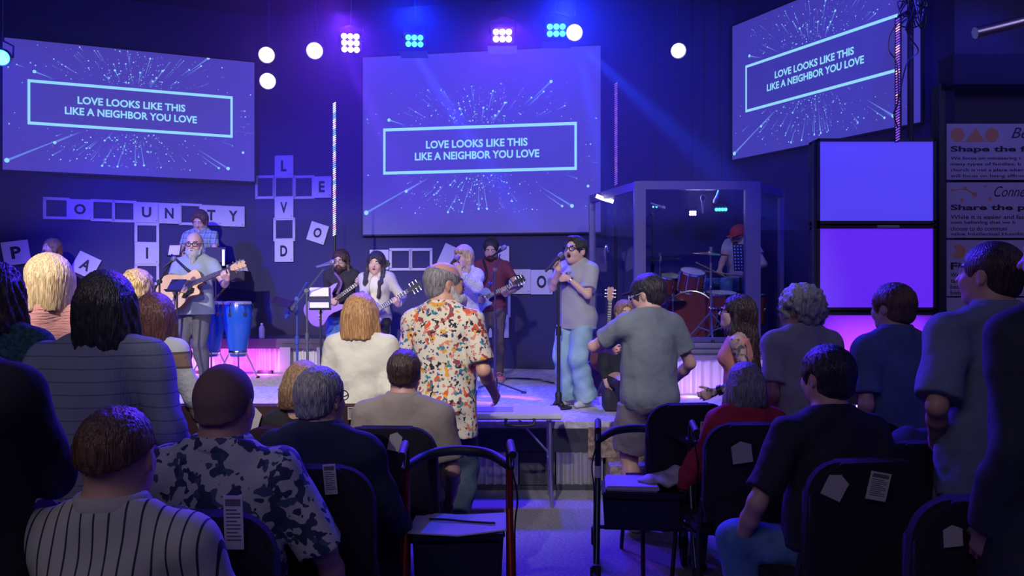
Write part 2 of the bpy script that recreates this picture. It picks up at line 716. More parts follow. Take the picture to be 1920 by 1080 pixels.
def head_solid(s, hc, R, a, nb, mouth=0, neck=1.0, jaw=1.0, fat=1.0):
    """hc centre of the head, R 3x3 axes, a size (1 = 0.23 m tall), nb base of the neck"""
    def L(x, y, z): return hc + R @ Vector((x * a, y * a, z * a))
    RR = np.array(R)
    def E(x, y, z, rx, ry, rz, k=.02, sub=False): s.ell(L(x, y, z), (rx * a, ry * a, rz * a), RR, k=k * a, sub=sub)
    E(0, -.012, .025, .077, .097, .091)
    E(0, .028, -.035, .060 * jaw, .063, .080, k=.03)
    E(0, .060, -.090, .026 * jaw, .024, .023, k=.025)
    for q in (-1, 1):
        E(q * .046 * jaw, .012, -.062, .018, .036, .030, k=.03)
        E(q * .036 * fat, .064, -.030, .022 * fat, .022, .026 * fat, k=.02)
        E(q * .031, .103, .004, .015, .017, .010, k=.010, sub=True)
        E(q * .031, .078, .004, .0125, .0125, .0125, k=.001)
        E(q * .079, -.008, -.008, .009, .017, .031, k=.008)
        E(q * .086, -.003, -.006, .004, .009, .018, k=.004, sub=True)
    s.cone(L(-.036, .080, .022), L(.036, .080, .022), .0105 * a, k=.012 * a)
    s.cone(L(0, .086, .012), L(0, .107, -.026), .0075 * a, .0115 * a, k=.010 * a)
    E(.011, .092, -.030, .008, .009, .007, k=.006)
    E(-.011, .092, -.030, .008, .009, .007, k=.006)
    E(0, .084, -.051, .023, .011, .006, k=.005)
    E(0, .083, -.062, .020, .011, .007, k=.005)
    if mouth:
        E(0, .095, -.057, .016, .016, .004 + .008 * mouth, k=.003, sub=True)
    s.cone(L(0, -.022, -.05), nb - Vector((0, 0, .01)), .050 * a * neck * fat, .060 * a * neck * fat, k=.03)


def face_mat(hc, R, a, tattoo=None, mouth=0):
    Ri = np.array(R.transposed()); c = np.array(hc)
    def fn(P):
        q = (P - c) @ Ri.T / a
        x, y, z = q[:, 0], q[:, 1], q[:, 2]
        ax = np.abs(x)
        m = np.zeros(len(P), int)
        m[(y > .060) & (np.abs(z - .0255 - .10 * np.clip(.02 - np.abs(ax - .03), 0, 1)) < .0042) & (ax > .014) & (ax < .050)] = 1
        de = (ax - .031) ** 2 + ((z - .004) * 1.6) ** 2
        m[(y > .078) & (de < .0115 ** 2)] = 2
        m[(y > .080) & ((ax - .030) ** 2 + (z - .003) ** 2 < .0056 ** 2)] = 3
        m[(y > .080) & ((x / .019) ** 2 + ((z + .0565) / .009) ** 2 < 1)] = 4
        if mouth:
            mh = .0035 + .0075 * mouth
            m[(y > .072) & ((x / .022) ** 2 + ((z + .057) / (mh + .007)) ** 2 < 1)] = 4
            m[(y > .060) & ((x / .0155) ** 2 + ((z + .057) / mh) ** 2 < 1)] = 3
        if tattoo:
            for A, B, r in tattoo:
                A = np.array(A); B = np.array(B); ab = B - A
                t = np.clip((P - A) @ ab / (ab @ ab), 0, 1)
                m[(np.linalg.norm(P - A - t[:, None] * ab, axis=1) < r)] = 5
        return m
    return fn


def skin(name='skin', col=(.55, .34, .26)):
    return mat(name, col, rough=.55, bump=.05, bscale=120)


def hair_mat(name, col, col2):
    return mat(name, col, rough=.42, col2=col2, nscale=18, stretch=(7, 7, .8), nlo=.35, nhi=.65, bump=.9, bscale=26, detail=4)


def hair_solid(style, hc, R, a, k):
    s = Solid()
    def L(x, y, z): return hc + R @ Vector((x * a, y * a, z * a))
    RR = np.array(R)
    def E(x, y, z, rx, ry, rz, kk=.02, sub=False): s.ell(L(x, y, z), (rx * a, ry * a, rz * a), RR, k=kk * a, sub=sub)
    T = k.get('thick', 1.0)
    ln = k.get('len', .3)
    if style in ('short', 'fringe', 'curly', 'buzz'):
        t = {'short': .012, 'fringe': .006, 'curly': .034, 'buzz': .0045}[style] * T
        E(0, -.015, .026, .078 + t, .098 + t, .092 + t)
        if style == 'curly':
            E(0, -.05, -.01, .075 + t * .7, .055 + t, .07)
        E(0, -.055, -.045, .058 + t * .5, .045 + t * .6, .04, kk=.03)
        if k.get('quiff'):
            E(0, .050, .098, .050, .04, .020)
        E(0, .132, -.022, .078, .087, .118, kk=.01, sub=True)
        for q in (-1, 1):
            E(q * .096, .004, -.026, .034, .040, .050, kk=.008, sub=True)
        if style == 'fringe':
            E(0, .030, .105, .082, .115, .075, kk=.01, sub=True)
        s.cut(L(0, -.05, k.get('nape', -.070)), R @ Vector((0, .35, -1)))
    elif style == 'bob':
        E(0, -.018, .030, .078 + .020 * T, .098 + .018 * T, .092 + .018)
        b = k.get('bottom', -.125)
        E(0, -.032, b * .45, .082 + .020 * T, .088 + .012 * T, abs(b) * .9, kk=.04)
        for q in (-1, 1):
            s.cone(L(q * .075 * T, -.01, .02), L(q * (.084 + .012 * T), -.002, b), .030 * a, .034 * a, k=.03 * a)
        for q in (-.045, 0, .045):
            s.cone(L(q, -.075, 0), L(q * 1.1, -.078 * T, b), .045 * a, .044 * a, k=.03 * a)
        E(0, .130, -.050, .058, .085, .130, kk=.012, sub=True)
        if k.get('bangs'):
            E(0, .085, .055, .055, .020, .030, kk=.01)
        s.cut(L(0, 0, b), R @ Vector((0, 0, -1)))
    elif style == 'long':
        E(0, -.018, .028, .078 + .014 * T, .098 + .014 * T, .092 + .014)
        fr = k.get('front', 0)
        for q in (-1, 1):
            s.cone(L(q * .078, -.012, .03), L(q * .088, .012 + .03 * fr, -.12), .022 * a, .027 * a, k=.03 * a)
            if fr:
                s.cone(L(q * .088, .012 + .03 * fr, -.12), L(q * .078, .095, -.20), .027 * a, .030 * a, k=.02 * a)
                s.cone(L(q * .078, .095, -.20), L(q * .070, .135, -ln), .030 * a, .018 * a, k=.02 * a)
            else:
                s.cone(L(q * .088, .012, -.12), L(q * .10, -.03, -.18), .027 * a, .028 * a, k=.02 * a)
        bk = k.get('backout', .14)
        if not fr:
            for q in (-1, 1):
                s.cone(L(q * .075, -.05, -.10), L(q * .085, -.085, -ln * .85), .042 * a, .030 * a, k=.03 * a)
        s.cone(L(0, -.075, -.02), L(0, -.10, -.15), .068 * a, .066 * a * T, k=.03 * a)
        if not fr or k.get('both'):
            s.cone(L(-.03, -.10, -.15), L(-.04 * T, -bk, -ln), .060 * a * T, .040 * a * T, k=.03 * a)
            s.cone(L(.03, -.10, -.15), L(.04 * T, -bk, -ln * .93), .060 * a * T, .040 * a * T, k=.03 * a)
        E(0, .128, -.055, .060, .085, .132, kk=.012, sub=True)
        if k.get('bangs'):
            E(0, .083, .056, .055, .020, .028, kk=.01)
    Ri = np.array(R.transposed()); c = np.array(hc)
    amp = {'curly': .009, 'buzz': .0004, 'fringe': .001}.get(style, .0026) * k.get('rough', 1)
    def bumpf(x, y, z):
        P = np.stack([x, y, z], 1) - c
        q = P @ Ri.T / a
        an = np.arctan2(q[:, 0], q[:, 1] + .02)
        if style == 'curly':
            return amp * (np.sin(95 * q[:, 0] + 20 * q[:, 2]) * np.sin(88 * q[:, 1] + 2) * np.sin(92 * q[:, 2] + 1) * 1.6 + .4 * np.sin(190 * q[:, 0]) * np.sin(170 * q[:, 2]))
        return amp * (np.sin(26 * an + 5 * np.sin(16 * q[:, 2] + 2 * an)) + .6 * np.sin(51 * an + 3 * np.sin(31 * q[:, 2])))
    s.bump(bumpf)
    return s


PEOPLE = {}


def grip(c, m, e_hint, side, sc=.95, curl=66, **kw):
    """arm target for a hand closed round a bar through c along m, the thumb towards +m"""
    m = Vector(m).normalized(); e = Vector(e_hint)
    e = (e - m * e.dot(m)).normalized()
    n = m.cross(e) if side > 0 else e.cross(m)
    return dict(w=Vector(c) - e * .092 * sc - n * .030 * sc, dir=e, n=n, curl=curl, thumb=45, **kw)


def person(label, px, D, crown, floor=0.0, yaw=0, seat=None, H=None, w=1.0, g=1.0, lean=0, side=0, hy=0, hp=0, hr=0,
           hs=1.13, armL=None, armR=None, stance=.055, step=0, top=None, bottom=None, shoes=None, hair=None, skincol=(.55, .34, .26),
           glasses=None, beard=None, mouth=0, brow=(.06, .035, .02), lips=(.45, .17, .14), h=.009, group=None, tattoo=None, bust=0,
           belly=0, jaw=1.0, fat=1.0, hem=None, cap=None, legs=True, relief=1.0):
    X = (px - 960) / F_PX * D
    base = Vector((X, D, floor))
    f = rotz(Vector((0, 1, 0)), yaw); u = Vector((0, 0, 1)); r = f.cross(u)
    crz = CAM_Z - (crown - 540) / F_PX * D
    if seat is None:
        H = H or (crz - floor)
        P = base + u * .525 * H
    else:
        H = H or (crz - floor - seat - .05) / .475
        P = base + u * (seat + .05)
    T = about(about(u, r, -lean), f, side)   # lean forward, sideways
    fT = about(f, r, -lean)
    PR = lambda x, y, z: P + r * x * H + fT * y * H + T * z * H
    chest = PR(0, 0, .205)
    shc = PR(0, -.004, .272)
    nb = PR(0, -.008, .325)
    hax = about(T, r, lean * .6)
    hf = rotz(f, hy); hrr = hf.cross(u)
    hu = about(u, hrr, hp); hf = about(hf, hrr, hp)
    hu = about(hu, hf, hr); hrr = hf.cross(hu)
    R = Matrix((hrr, hf, hu)).transposed()
    a = H * .132 * hs / .23
    hc = PR(0, .012, .475) - u * .115 * a
    # exact crown height
    ht = 0
    if hair: ht = {'short': .012, 'fringe': .0, 'curly': .034, 'buzz': .003, 'bob': .020, 'long': .015}[hair['style']] * (hair.get('thick', 1) if hair['style'] in ('short', 'curly') else 1)
    if cap: ht = max(ht, .014)
    hc.z = crz - (.117 + ht) * a
    sd = {}
    arms = {}
    for sg, A in ((1, armR), (-1, armL)):
        sh = shc + r * sg * .099 * H * w
        A = dict(A or {})
        tgt = A.get('w')
        if tgt is None:
            o = A.get('o', (.02, .03, -.30))
            tgt = sh + r * sg * o[0] * H + f * o[1] * H + u * o[2] * H
        hint = A.get('hint', (.35, -1, -.1))
        hv = r * sg * hint[0] + f * hint[1] + u * hint[2]
        el, wr = ik(sh, Vector(tgt), .172 * H, .148 * H, hv)
        hd = A.get('dir')
        hd = Vector(hd) if hd is not None else (wr - el)
        hn = A.get('n')
        hn = Vector(hn) if hn is not None else (-r * sg + f * .25)
        arms[sg] = (sh, el, wr, hd, hn, A)
    # legs
    lg = {}
    for sg in (1, -1):
        hip = P + r * sg * .052 * H - u * .005 * H
        if seat is None:
            ank = base + r * sg * stance * H + u * .045 * H + f * (step * sg * .5) * H - f * .01 * H
            kn, ank = ik(hip, ank, .25 * H, .245 * H, f)
        else:
            kn = hip + f * .245 * H + r * sg * .03 * H + u * .01
            ank = Vector((kn.x, kn.y, floor + .05 * H)) + f * .02 * H
        lg[sg] = (hip, kn, ank)

    def torso(s, e, k=.045, pe=0):
        RRm = np.array(Matrix((r, fT, T)).transposed())
        s.ell(chest, (.088 * H * w + e, .060 * H * g + e, .100 * H + e), RRm, k=k)
        s.ell(PR(0, .0, .10), (.080 * H * w * g + e, .058 * H * g + e, .10 * H + e), RRm, k=k)
        s.ell(PR(0, -.004, .005), (.090 * H * w * (.5 + .5 * g) + e + pe, .064 * H * g + e + pe, .085 * H + e), RRm, k=k)
        for q in (1, -1):
            s.cone(PR(0, -.01, .285), arms[q][0] - u * .012 * H, .036 * H + e, .028 * H + e, k=k, flat=(fT, .9))
            s.cone(PR(q * .012, -.016, .325), arms[q][0] + u * .0 * H, .022 * H + e, .022 * H + e, k=k)
            s.ell(PR(q * .045, .01, .22), (.05 * H + e, .055 * H * g + e, .06 * H + e), RRm, k=k)
            if bust:
                s.ell(PR(q * .042, .045, .205), (.036 * H + e, .032 * H * bust + e, .036 * H + e), RRm, k=.03)
            s.ell(PR(q * .045, -.03, -.01), (.046 * H + e + pe, .045 * H * g + e + pe, .055 * H + e), RRm, k=.03)
        if belly:
            s.ell(PR(0, .03 * belly, .09), (.080 * H * w * g + e, .06 * H * g + e, .085 * H + e), RRm, k=.05)

    def arm(s, sg, e, fr, k=.02, ecap=True):
        sh, el, wr = arms[sg][:3]
        r1, r2, r3 = .0265 * H * fat, .0208 * H * fat, .0150 * H
        s.cone(sh - u * .006 * H, sh.lerp(el, .25), .031 * H * fat + e, r1 + e, k=.035)
        if fr <= .5:
            q = sh.lerp(el, fr * 2)
            s.cone(sh, q, r1 + e, r1 + (r2 - r1) * fr * 2 + e * 1.35, k=k, cap=(0, 1))
        else:
            s.cone(sh, el, r1 + e, r2 + e, k=k)
            m = el.lerp(wr, .35)
            fr2 = min((fr - .5) * 2, 1)
            if fr2 > .36:
                q = el.lerp(wr, fr2)
                s.cone(el, m, r2 + e, r2 * .98 + e, k=k)
                s.cone(m, q, r2 * .98 + e, r3 + e, k=k, cap=(0, 1 if ecap else 0))
            else:
                s.cone(el, el.lerp(wr, fr2), r2 + e, r2 + e, k=k, cap=(0, 1))

    def leg(s, sg, e, fr, k=.03, flare=0):
        hip, kn, ank = lg[sg]
        r1, r2, r3 = .050 * H * (.6 + .4 * g), .034 * H * (.8 + .2 * g), .0205 * H
        if fr <= .5:
            q = hip.lerp(kn, fr * 2)
            s.cone(hip, q, r1 + e, r1 + (r2 - r1) * fr * 2 + e * 1.5 + flare, k=k, cap=(0, 1))
        else:
            s.cone(hip, kn, r1 + e, r2 + e, k=k)
            cf = kn.lerp(ank, .3) - f * .006 * H
            s.cone(kn, cf, r2 * .92 + e, .033 * H + e, k=k)
            q = kn.lerp(ank, (fr - .5) * 2)
            s.cone(cf, q, .033 * H + e, r3 + (.033 * H - r3) * (1 - (fr - .5) * 2) + e + flare, k=k, cap=(0, 1))

    # body: one surface
    s = Solid()
    torso(s, 0)
    head_solid(s, hc, R, a, nb, mouth, neck=1.0 if w < .95 else 1.12, jaw=jaw, fat=1 + (fat - 1) * .5)
    for sg in (1, -1):
        arm(s, sg, 0, 1.0, ecap=False)
        sh, el, wr, hd, hn, A = arms[sg]
        if not A.get('nohand'):
            hand(s, wr, hd, hn, sg, sc=H / 1.72, curl=A.get('curl', 22), thumb_curl=A.get('thumb', 20))
        if legs:
            leg(s, sg, 0, 1.0)
            hip, kn, ank = lg[sg]
            s.cone(ank, ank + f * .02 * H - u * .018 * H, .021 * H, .024 * H, k=.02)
            s.cone(ank - f * .02 * H - u * .022 * H, ank + f * .085 * H - u * .027 * H, .018 * H, .017 * H, k=.015)
    sk = mat('skin_' + '_'.join('%02d' % int(c * 100) for c in skincol), skincol, rough=.5, bump=.08, bscale=90)
    ms = [sk, mat('brow_%d' % int(brow[0] * 200), brow, rough=.8), mat('eye_white', (.6, .6, .62), rough=.3),
          mat('iris', (.02, .015, .01), rough=.2), mat('lips_%d' % int(lips[0] * 100), lips, rough=.5),
          mat('tattooed_skin', tuple(c * .75 for c in skincol), rough=.6, col2=(.05, .05, .07), nscale=26, nlo=.46, nhi=.56)]
    tt = None
    if tattoo:
        sh, el, wr = arms[tattoo][:3]
        tt = [(sh - u * .02, el, .065), (el, wr, .055)]
    o = s.build('person', ms, h=h, base=base, matfn=face_mat(hc, R, a, tt, mouth), label=label, cat='person', group=group)
    info = dict(o=o, P=P, r=r, f=f, u=u, T=T, fT=fT, H=H, hc=hc, R=R, a=a, arms=arms, legs=lg, nb=nb, PR=PR, shc=shc)
    hh = h * 1.05
    # lower garment
    if bottom and legs:
        b = dict(fr=1.0, e=.012, flare=.0, name='trousers', fold=.0065)
        b.update(bottom)
        q = Solid()
        RRm = np.array(Matrix((r, fT, T)).transposed())
        e = b['e']
        q.ell(PR(0, -.004, .01), (.090 * H * w * (.5 + .5 * g) + e, .064 * H * g + e, .075 * H + e), RRm, k=.04)
        for sg in (1, -1):
            q.ell(PR(sg * .045, -.03, -.01), (.046 * H + e, .045 * H * g + e, .055 * H + e), RRm, k=.03)
            leg(q, sg, e, b['fr'], flare=b['flare'])
        q.bump(folds(b['fold'], seed=int(px), vert=1.6))
        q.cut(PR(0, 0, min(.055, max(top.get('hem', .02) + .02, -.05)) if top and not top.get('open') else .055), T)
        q.build(b['name'], b['m'], h=hh, parent=o)
    if top and top.get('under'):
        q = Solid()
        torso(q, .006)
        q.cut(nb - T * .045 * H, T)
        q.cut(PR(0, 0, -.02), -T)
        q.build('undershirt', top['under'], h=hh, parent=o)
    # upper garment
    if top:
        t = dict(fr=.27, e=.014, name='shirt', hem=.02, fold=.008, neck=.0, flare=.0, collar=False)
        t.update(top)
        q = Solid()
        e = t['e'] * .72
        torso(q, e, pe=.010)
        for sg in (1, -1):
            if t['fr'] > .02:
                arm(q, sg, e * min(t.get('se', 1.1), 1.35), t['fr'])
        hemz = t['hem']
        # skirt of the garment down to the hem
        if hemz < .10:
            q.cone(PR(0, 0, .16), PR(0, t.get('hf', -.004), hemz), .088 * H * w * (.4 + .6 * g) + e, .094 * H * w * (.4 + .6 * g) + e + t['flare'], k=.03, cap=(0, 1),
                   flat=(fT, .72 * min(1.12, g)))
        q.bump(folds(t['fold'], seed=int(px) + 3, vert=t.get('fv', 1.0)))
        q.cut(PR(0, 0, hemz), -T)
        if t['fr'] <= .02:
            pass
        # neck opening
        q.cut(nb + T * (.012 + t['neck']) * H, T + fT * t.get('ntilt', .25))
        if t.get('vneck'):
            q.ell(PR(0, .075, .30), (.035 * H * t['vneck'], .05 * H, .055 * H * t['vneck']), RRm if bottom and legs else np.array(Matrix((r, fT, T)).transposed()), k=.005, sub=True)
        if t.get('open'):
            q.ell(PR(0, .085, .15), (.030 * H, .06 * H, .30 * H), np.array(Matrix((r, fT, T)).transposed()), k=.005, sub=True)
        so = q.build(t['name'], t['m'], h=hh, parent=o)
        if t['collar']:
            c = Solid()
            n = 30
            ring = [nb + T * .012 * H + r * math.sin(6.283 * i / n) * .043 * H * max(1, fat) + fT * (math.cos(6.283 * i / n) * .040 * H + .004 * H) - T * .016 * H * (math.cos(6.283 * i / n) > .3) for i in range(n)]
            for i in range(n):
                if t.get('cgap', True) and i in (0, 1, n - 2, n - 1): continue
                j = (i + 1) % n
                c.cone(ring[i], ring[j], .0095 * H, .0095 * H, k=.006)
                c.cone(ring[i] - T * .010 * H, ring[j] - T * .010 * H, .0125 * H, .0125 * H, k=.008)
            c.cut(nb + T * .030 * H, T)
            c.build('collar', t.get('cm', t['m']), h=hh * .8, parent=so)
    if hair:
        hk = dict(hair)
        hsol = hair_solid(hk['style'], hc, R, a, hk)
        for op in hk.get('extra', []):
            op(hsol, lambda x, y, z: hc + R @ Vector((x * a, y * a, z * a)), a)
        hsol.build('hair', hk['m'], h=min(hh, .008), parent=o)
    if beard:
        b = Solid()
        def L(x, y, z): return hc + R @ Vector((x * a, y * a, z * a))
        RR = np.array(R)
        bl = beard.get('len', .05); bt = beard.get('thick', 1)
        b.ell(L(0, .050, -.085), (.054 * a * bt, .052 * a * bt, .045 * a), RR, k=.02)
        for q in (-1, 1):
            b.cone(L(q * .064, .008, -.02), L(q * .048, .045, -.085), .014 * a * bt, .024 * a * bt, k=.02)
        b.cone(L(0, .072, -.085), L(0, .078, -.10 - bl), .042 * a * bt, .022 * a * bt, k=.02)
        b.cone(L(-.022, .094, -.046), L(.022, .094, -.046), .0075 * a, k=.008)
        b.ell(L(0, .10, -.060), (.020 * a, .02 * a, .007 * a), RR, k=.003, sub=True)
        Ri = np.array(R.transposed()); c0 = np.array(hc)
        b.bump(lambda x, y, z: .0016 * np.sin(210 * (x - hc.x)) * np.sin(60 * (z - hc.z) + 40 * x))
        b.build('beard', beard['m'], h=min(h, .007), parent=o)
    if glasses:
        gm = MB()
        def L(x, y, z): return hc + R @ Vector((x * a, y * a, z * a))
        rr = glasses.get('r', .0022)
        for q in (-1, 1):
            ring = [L(q * .031 + .0235 * math.cos(t_), .104 - .004 * abs(math.cos(t_)), .002 + .018 * math.sin(t_)) for t_ in [i * math.pi / 9 for i in range(19)]]
            gm.tube(ring, rr * a, 6, cap=False)
            gm.tube([L(q * .054, .100, .006), L(q * .078, .04, .008), L(q * .082, -.012, .010), L(q * .082, -.022, -.008)], rr * a * 1.1, 6)
        gm.tube([L(-.009, .106, .006), L(0, .109, .009), L(.009, .106, .006)], rr * a, 6)
        gm.build('glasses', glasses['m'], parent=o)
    if cap:
        c = Solid()
        def L(x, y, z): return hc + R @ Vector((x * a, y * a, z * a))
        RR = np.array(R)
        c.ell(L(0, -.012, .035), (.092 * a, .112 * a, .094 * a), RR)
        c.cut(L(0, 0, .028), R @ Vector((0, -.12, -1)))
        bf = cap.get('brim', 1)
        c.ell(L(0, .135 * bf, .036), (.066 * a, .062 * a, .008 * a), RR, k=.01)
        c.build('cap', cap['m'], h=min(h, .007), parent=o)
    if shoes and legs:
        for sg in (1, -1):
            hip, kn, ank = lg[sg]
            q = Solid()
            zf = floor
            q.cone(ank - f * .022 * H - u * .020 * H, ank + f * .055 * H - u * .024 * H, .0245 * H, .022 * H, k=.02)
            q.cone(ank + f * .04 * H - u * .022 * H, ank + f * .092 * H - u * .028 * H, .022 * H, .018 * H, k=.02)
            q.cone(ank, ank - u * .02 * H, .024 * H, .028 * H, k=.02, cap=(1, 0))
            q.cut(Vector((0, 0, floor + .004)), (0, 0, -1))
            q.build('shoe', shoes, h=.008, parent=o)
    return info

# ------------------------------------------------------------------ the setting
m_wall = mat('wall_paint', (.030, .026, .105), rough=.75, bump=.05, bscale=40)
m_ceil = mat('ceiling_black', (.018, .016, .06), rough=.9)
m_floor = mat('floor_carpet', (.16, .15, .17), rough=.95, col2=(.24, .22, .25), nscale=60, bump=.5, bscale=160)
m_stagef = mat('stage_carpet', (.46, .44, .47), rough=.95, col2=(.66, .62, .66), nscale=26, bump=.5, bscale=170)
m_black = mat('black_matte', (.012, .012, .016), rough=.6)
m_blackg = mat('black_gloss', (.012, .012, .016), rough=.25)
m_dark = mat('dark_fascia', (.03, .028, .05), rough=.7)
m_chrome = mat('chrome', (.75, .75, .78), rough=.18, metal=1)
m_steel = mat('brushed_steel', (.5, .5, .52), rough=.4, metal=1)
m_corr = mat('corrugated_metal', (.62, .60, .56), rough=.38, metal=.85)
m_white = mat('white_board', (.62, .60, .64), rough=.7)
m_tile = mat('tile_white', (.58, .55, .66), rough=.7)
m_letter = mat('tile_letter', (.015, .012, .03), rough=.7)


def struct(name, mb, m, **kw):
    return mb.build(name, m, kind='structure', **kw)


ZC = 5.4
WL0, WL1 = Vector((-6.354, 9.98, 0)), Vector((-3.574, 11.10, 0))
WC0, WC1 = Vector((-2.02, 10.84, 0)), Vector((1.14, 10.30, 0))
WR0, WR1 = Vector((2.76, 10.02, 0)), Vector((3.95, 7.73, 0))


def back(p, a, b, d):
    t = (b - a).normalized()
    n = Vector((-t.y, t.x, 0))
    return p + n * d


def line_at_ray(a, b, px):
    k = (px - 960) / F_PX
    d = b - a
    # a.x + t d.x = k (a.y + t d.y)
    t = (k * a.y - a.x) / (d.x - k * d.y)
    return a + d * t


def isect(a, b, c, d):
    r, q = b - a, d - c
    t = ((c.x - a.x) * q.y - (c.y - a.y) * q.x) / (r.x * q.y - r.y * q.x)
    return a + r * t


L0, L1 = back(WL0, WL0, WL1, .07), back(WL1, WL0, WL1, .07)
C0, C1 = back(WC0, WC0, WC1, .07), back(WC1, WC0, WC1, .07)
R0, R1 = back(WR0, WR0, WR1, .07), back(WR1, WR0, WR1, .07)
pL = L0 + (L0 - L1).normalized() * 2.6
j1 = line_at_ray(L0, L1, 479)
j2 = line_at_ray(C0, C1, 652)
j3 = isect(C0, C1, R0, R1)
j4 = R0 + (R1 - R0) * ((7.5 - R0.y) / (R1.y - R0.y))
WR2 = Vector((7.2, 7.5, 0))


def wall_slab(name, a, b, th=.15, z0=0, z1=ZC, m=None):
    t = (b - a).normalized()
    n = Vector((-t.y, t.x, 0))
    mb = MB()
    pts = [a, b, b + n * th, a + n * th]
    lo = [(p.x, p.y, z0) for p in pts]
    hi = [(p.x, p.y, z1) for p in pts]
    mb.quad(*lo); mb.quad(*hi)
    for i in range(4):
        j = (i + 1) % 4
        mb.quad(lo[i], lo[j], hi[j], hi[i])
    return struct(name, mb, m or m_wall, base=a)


wall_slab('wall_back_left', pL, j1)
wall_slab('wall_back_middle', j1, j2)
wall_slab('wall_back_centre', j2, j3)
wall_slab('wall_back_right', j3, j4)
wall_slab('wall_right_front', j4, WR2)
wall_slab('wall_left', Vector((pL.x, -2.6, 0)), pL)
wall_slab('wall_right', WR2, Vector((7.2, -2.6, 0)))
wall_slab('wall_rear', Vector((7.2, -2.6, 0)), Vector((pL.x, -2.6, 0)))
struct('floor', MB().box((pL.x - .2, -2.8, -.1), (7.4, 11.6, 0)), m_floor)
struct('ceiling', MB().box((pL.x - .2, -2.8, ZC), (7.4, 11.6, ZC + .1)), m_ceil)

# stage: platform, dark fascia, corrugated strips
SY = 6.35
sx0, sx1 = pL.x + .05, 3.45
st = MB()
def poly_prism(mb, pts, z0, z1):
    mb.prism([(p[0], p[1]) for p in pts], z0, z1)
    return mb
e1, e2, e3, e4 = [back(p, *q, -.02) for p, q in ((pL, (L0, L1)), (j1, (L0, L1)), (j2, (C0, C1)), (j3, (C0, C1)))]
r2 = back(j4, R0, R1, -.06)
outl = [(sx0, SY), (sx1, SY), (sx1, 7.2), (r2.x - .05, 7.35), (j3.x - .05, j3.y - .12), (e3.x, e3.y), (e2.x, e2.y), (e1.x + .1, e1.y)]
poly_prism(st, outl, .48, STAGE_Z)
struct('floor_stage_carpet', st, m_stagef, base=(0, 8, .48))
fb = MB()
poly_prism(fb, [(sx0, SY + .04), (sx1 - .04, SY + .04), (sx1 - .04, 7.1), (sx0, 7.1)], 0, .48)
struct('stage_platform', fb, m_dark, base=(0, 6.7, 0))
fs = MB().box((sx0, SY - .015, .30), (1.55, SY + .04, .485))
fs.box((sx0, SY - .02, 0), (sx1, SY + .04, .045))
fs.box((-.30 + .36, SY - .03, 0.045), (.34, SY + .04, .30))
struct('stage_fascia', fs, m_dark, base=(0, SY, 0))


def corrugated(name, x0, x1, y, z0, z1, m, amp=.012, per=.068, y2=None, **kw):
    mb = MB()
    n = max(4, int((x1 - x0) / per * 8))
    pts = []
    for i in range(n + 1):
        x = x0 + (x1 - x0) * i / n
        yy = y if y2 is None else y + (y2 - y) * i / n
        pts.append((x, yy - amp * math.cos(2 * math.pi * x / per) - amp))
    for (a, b), (c, d) in zip(pts, pts[1:]):
        mb.quad((a, b, z0), (c, d, z0), (c, d, z1), (a, b, z1))
        mb.quad((a, b + .004, z1), (c, d + .004, z1), (c, d + .004, z0), (a, b + .004, z0))
    return mb.build(name, m, ang=80, **kw)


for x0, x1 in ((-1.6, -.55), (-.50, .05), (.35, .72)):
    corrugated('stage_corrugated_panel', x0, x1, SY, .045, .30, m_corr, kind='structure')
# flecked board step beside the corrugated metal
m_osb = mat('flecked_board', (.16, .11, .08), rough=.8, col2=(.30, .24, .18), nscale=22, detail=5, nlo=.42, nhi=.58)
sb = MB().box((.74, SY - .34, 0), (1.75, SY - .02, .26), bev=.008)
sb.box((.60, SY - .05, .26), (1.75, SY - .02, .50), bev=.005)
struct('step_to_stage', sb, m_osb)

# riser behind the keyboard player
RZ = .965
ra, rb = Vector((-4.15, 10.02, 0)), Vector((-2.35, 10.02, 0))
rm = MB()
poly_prism(rm, [(-4.15, 10.02), (-2.35, 10.02), (-2.30, 10.72), (-3.55, 10.98), (-4.10, 10.78)], RZ - .06, RZ)
rm.box((-4.13, 10.03, .84), (-2.37, 10.08, .91))
struct('riser_deck', rm, mat('riser_deck', (.05, .045, .07), rough=.5))
rp = MB()
for px in (536, 605):
    x = (px - 960) / F_PX * 10.0
    rp.box((x - .07, 9.98, STAGE_Z), (x + .06, 10.12, .86))
rp.box((-4.12, 10.5, STAGE_Z), (-2.45, 10.55, .86))
struct('riser_posts', rp, mat('riser_post', (.25, .25, .28), rough=.5))
corrugated('riser_corrugated_panel', -4.10, -2.45, 10.14, STAGE_Z, .86, mat('galvanised', (.7, .68, .7), rough=.55, metal=.4), kind='structure')
for x in (-3.95, -3.55, -3.05):
    lamp('POINT', 'riser_uplight', (x, 9.85, .60), None, 8.5, (.90, .10, 1), .03)
led = MB()
for x in (-3.95, -3.55, -3.05):
    led.box((x - .09, 9.86, STAGE_Z), (x + .09, 9.92, STAGE_Z + .04))

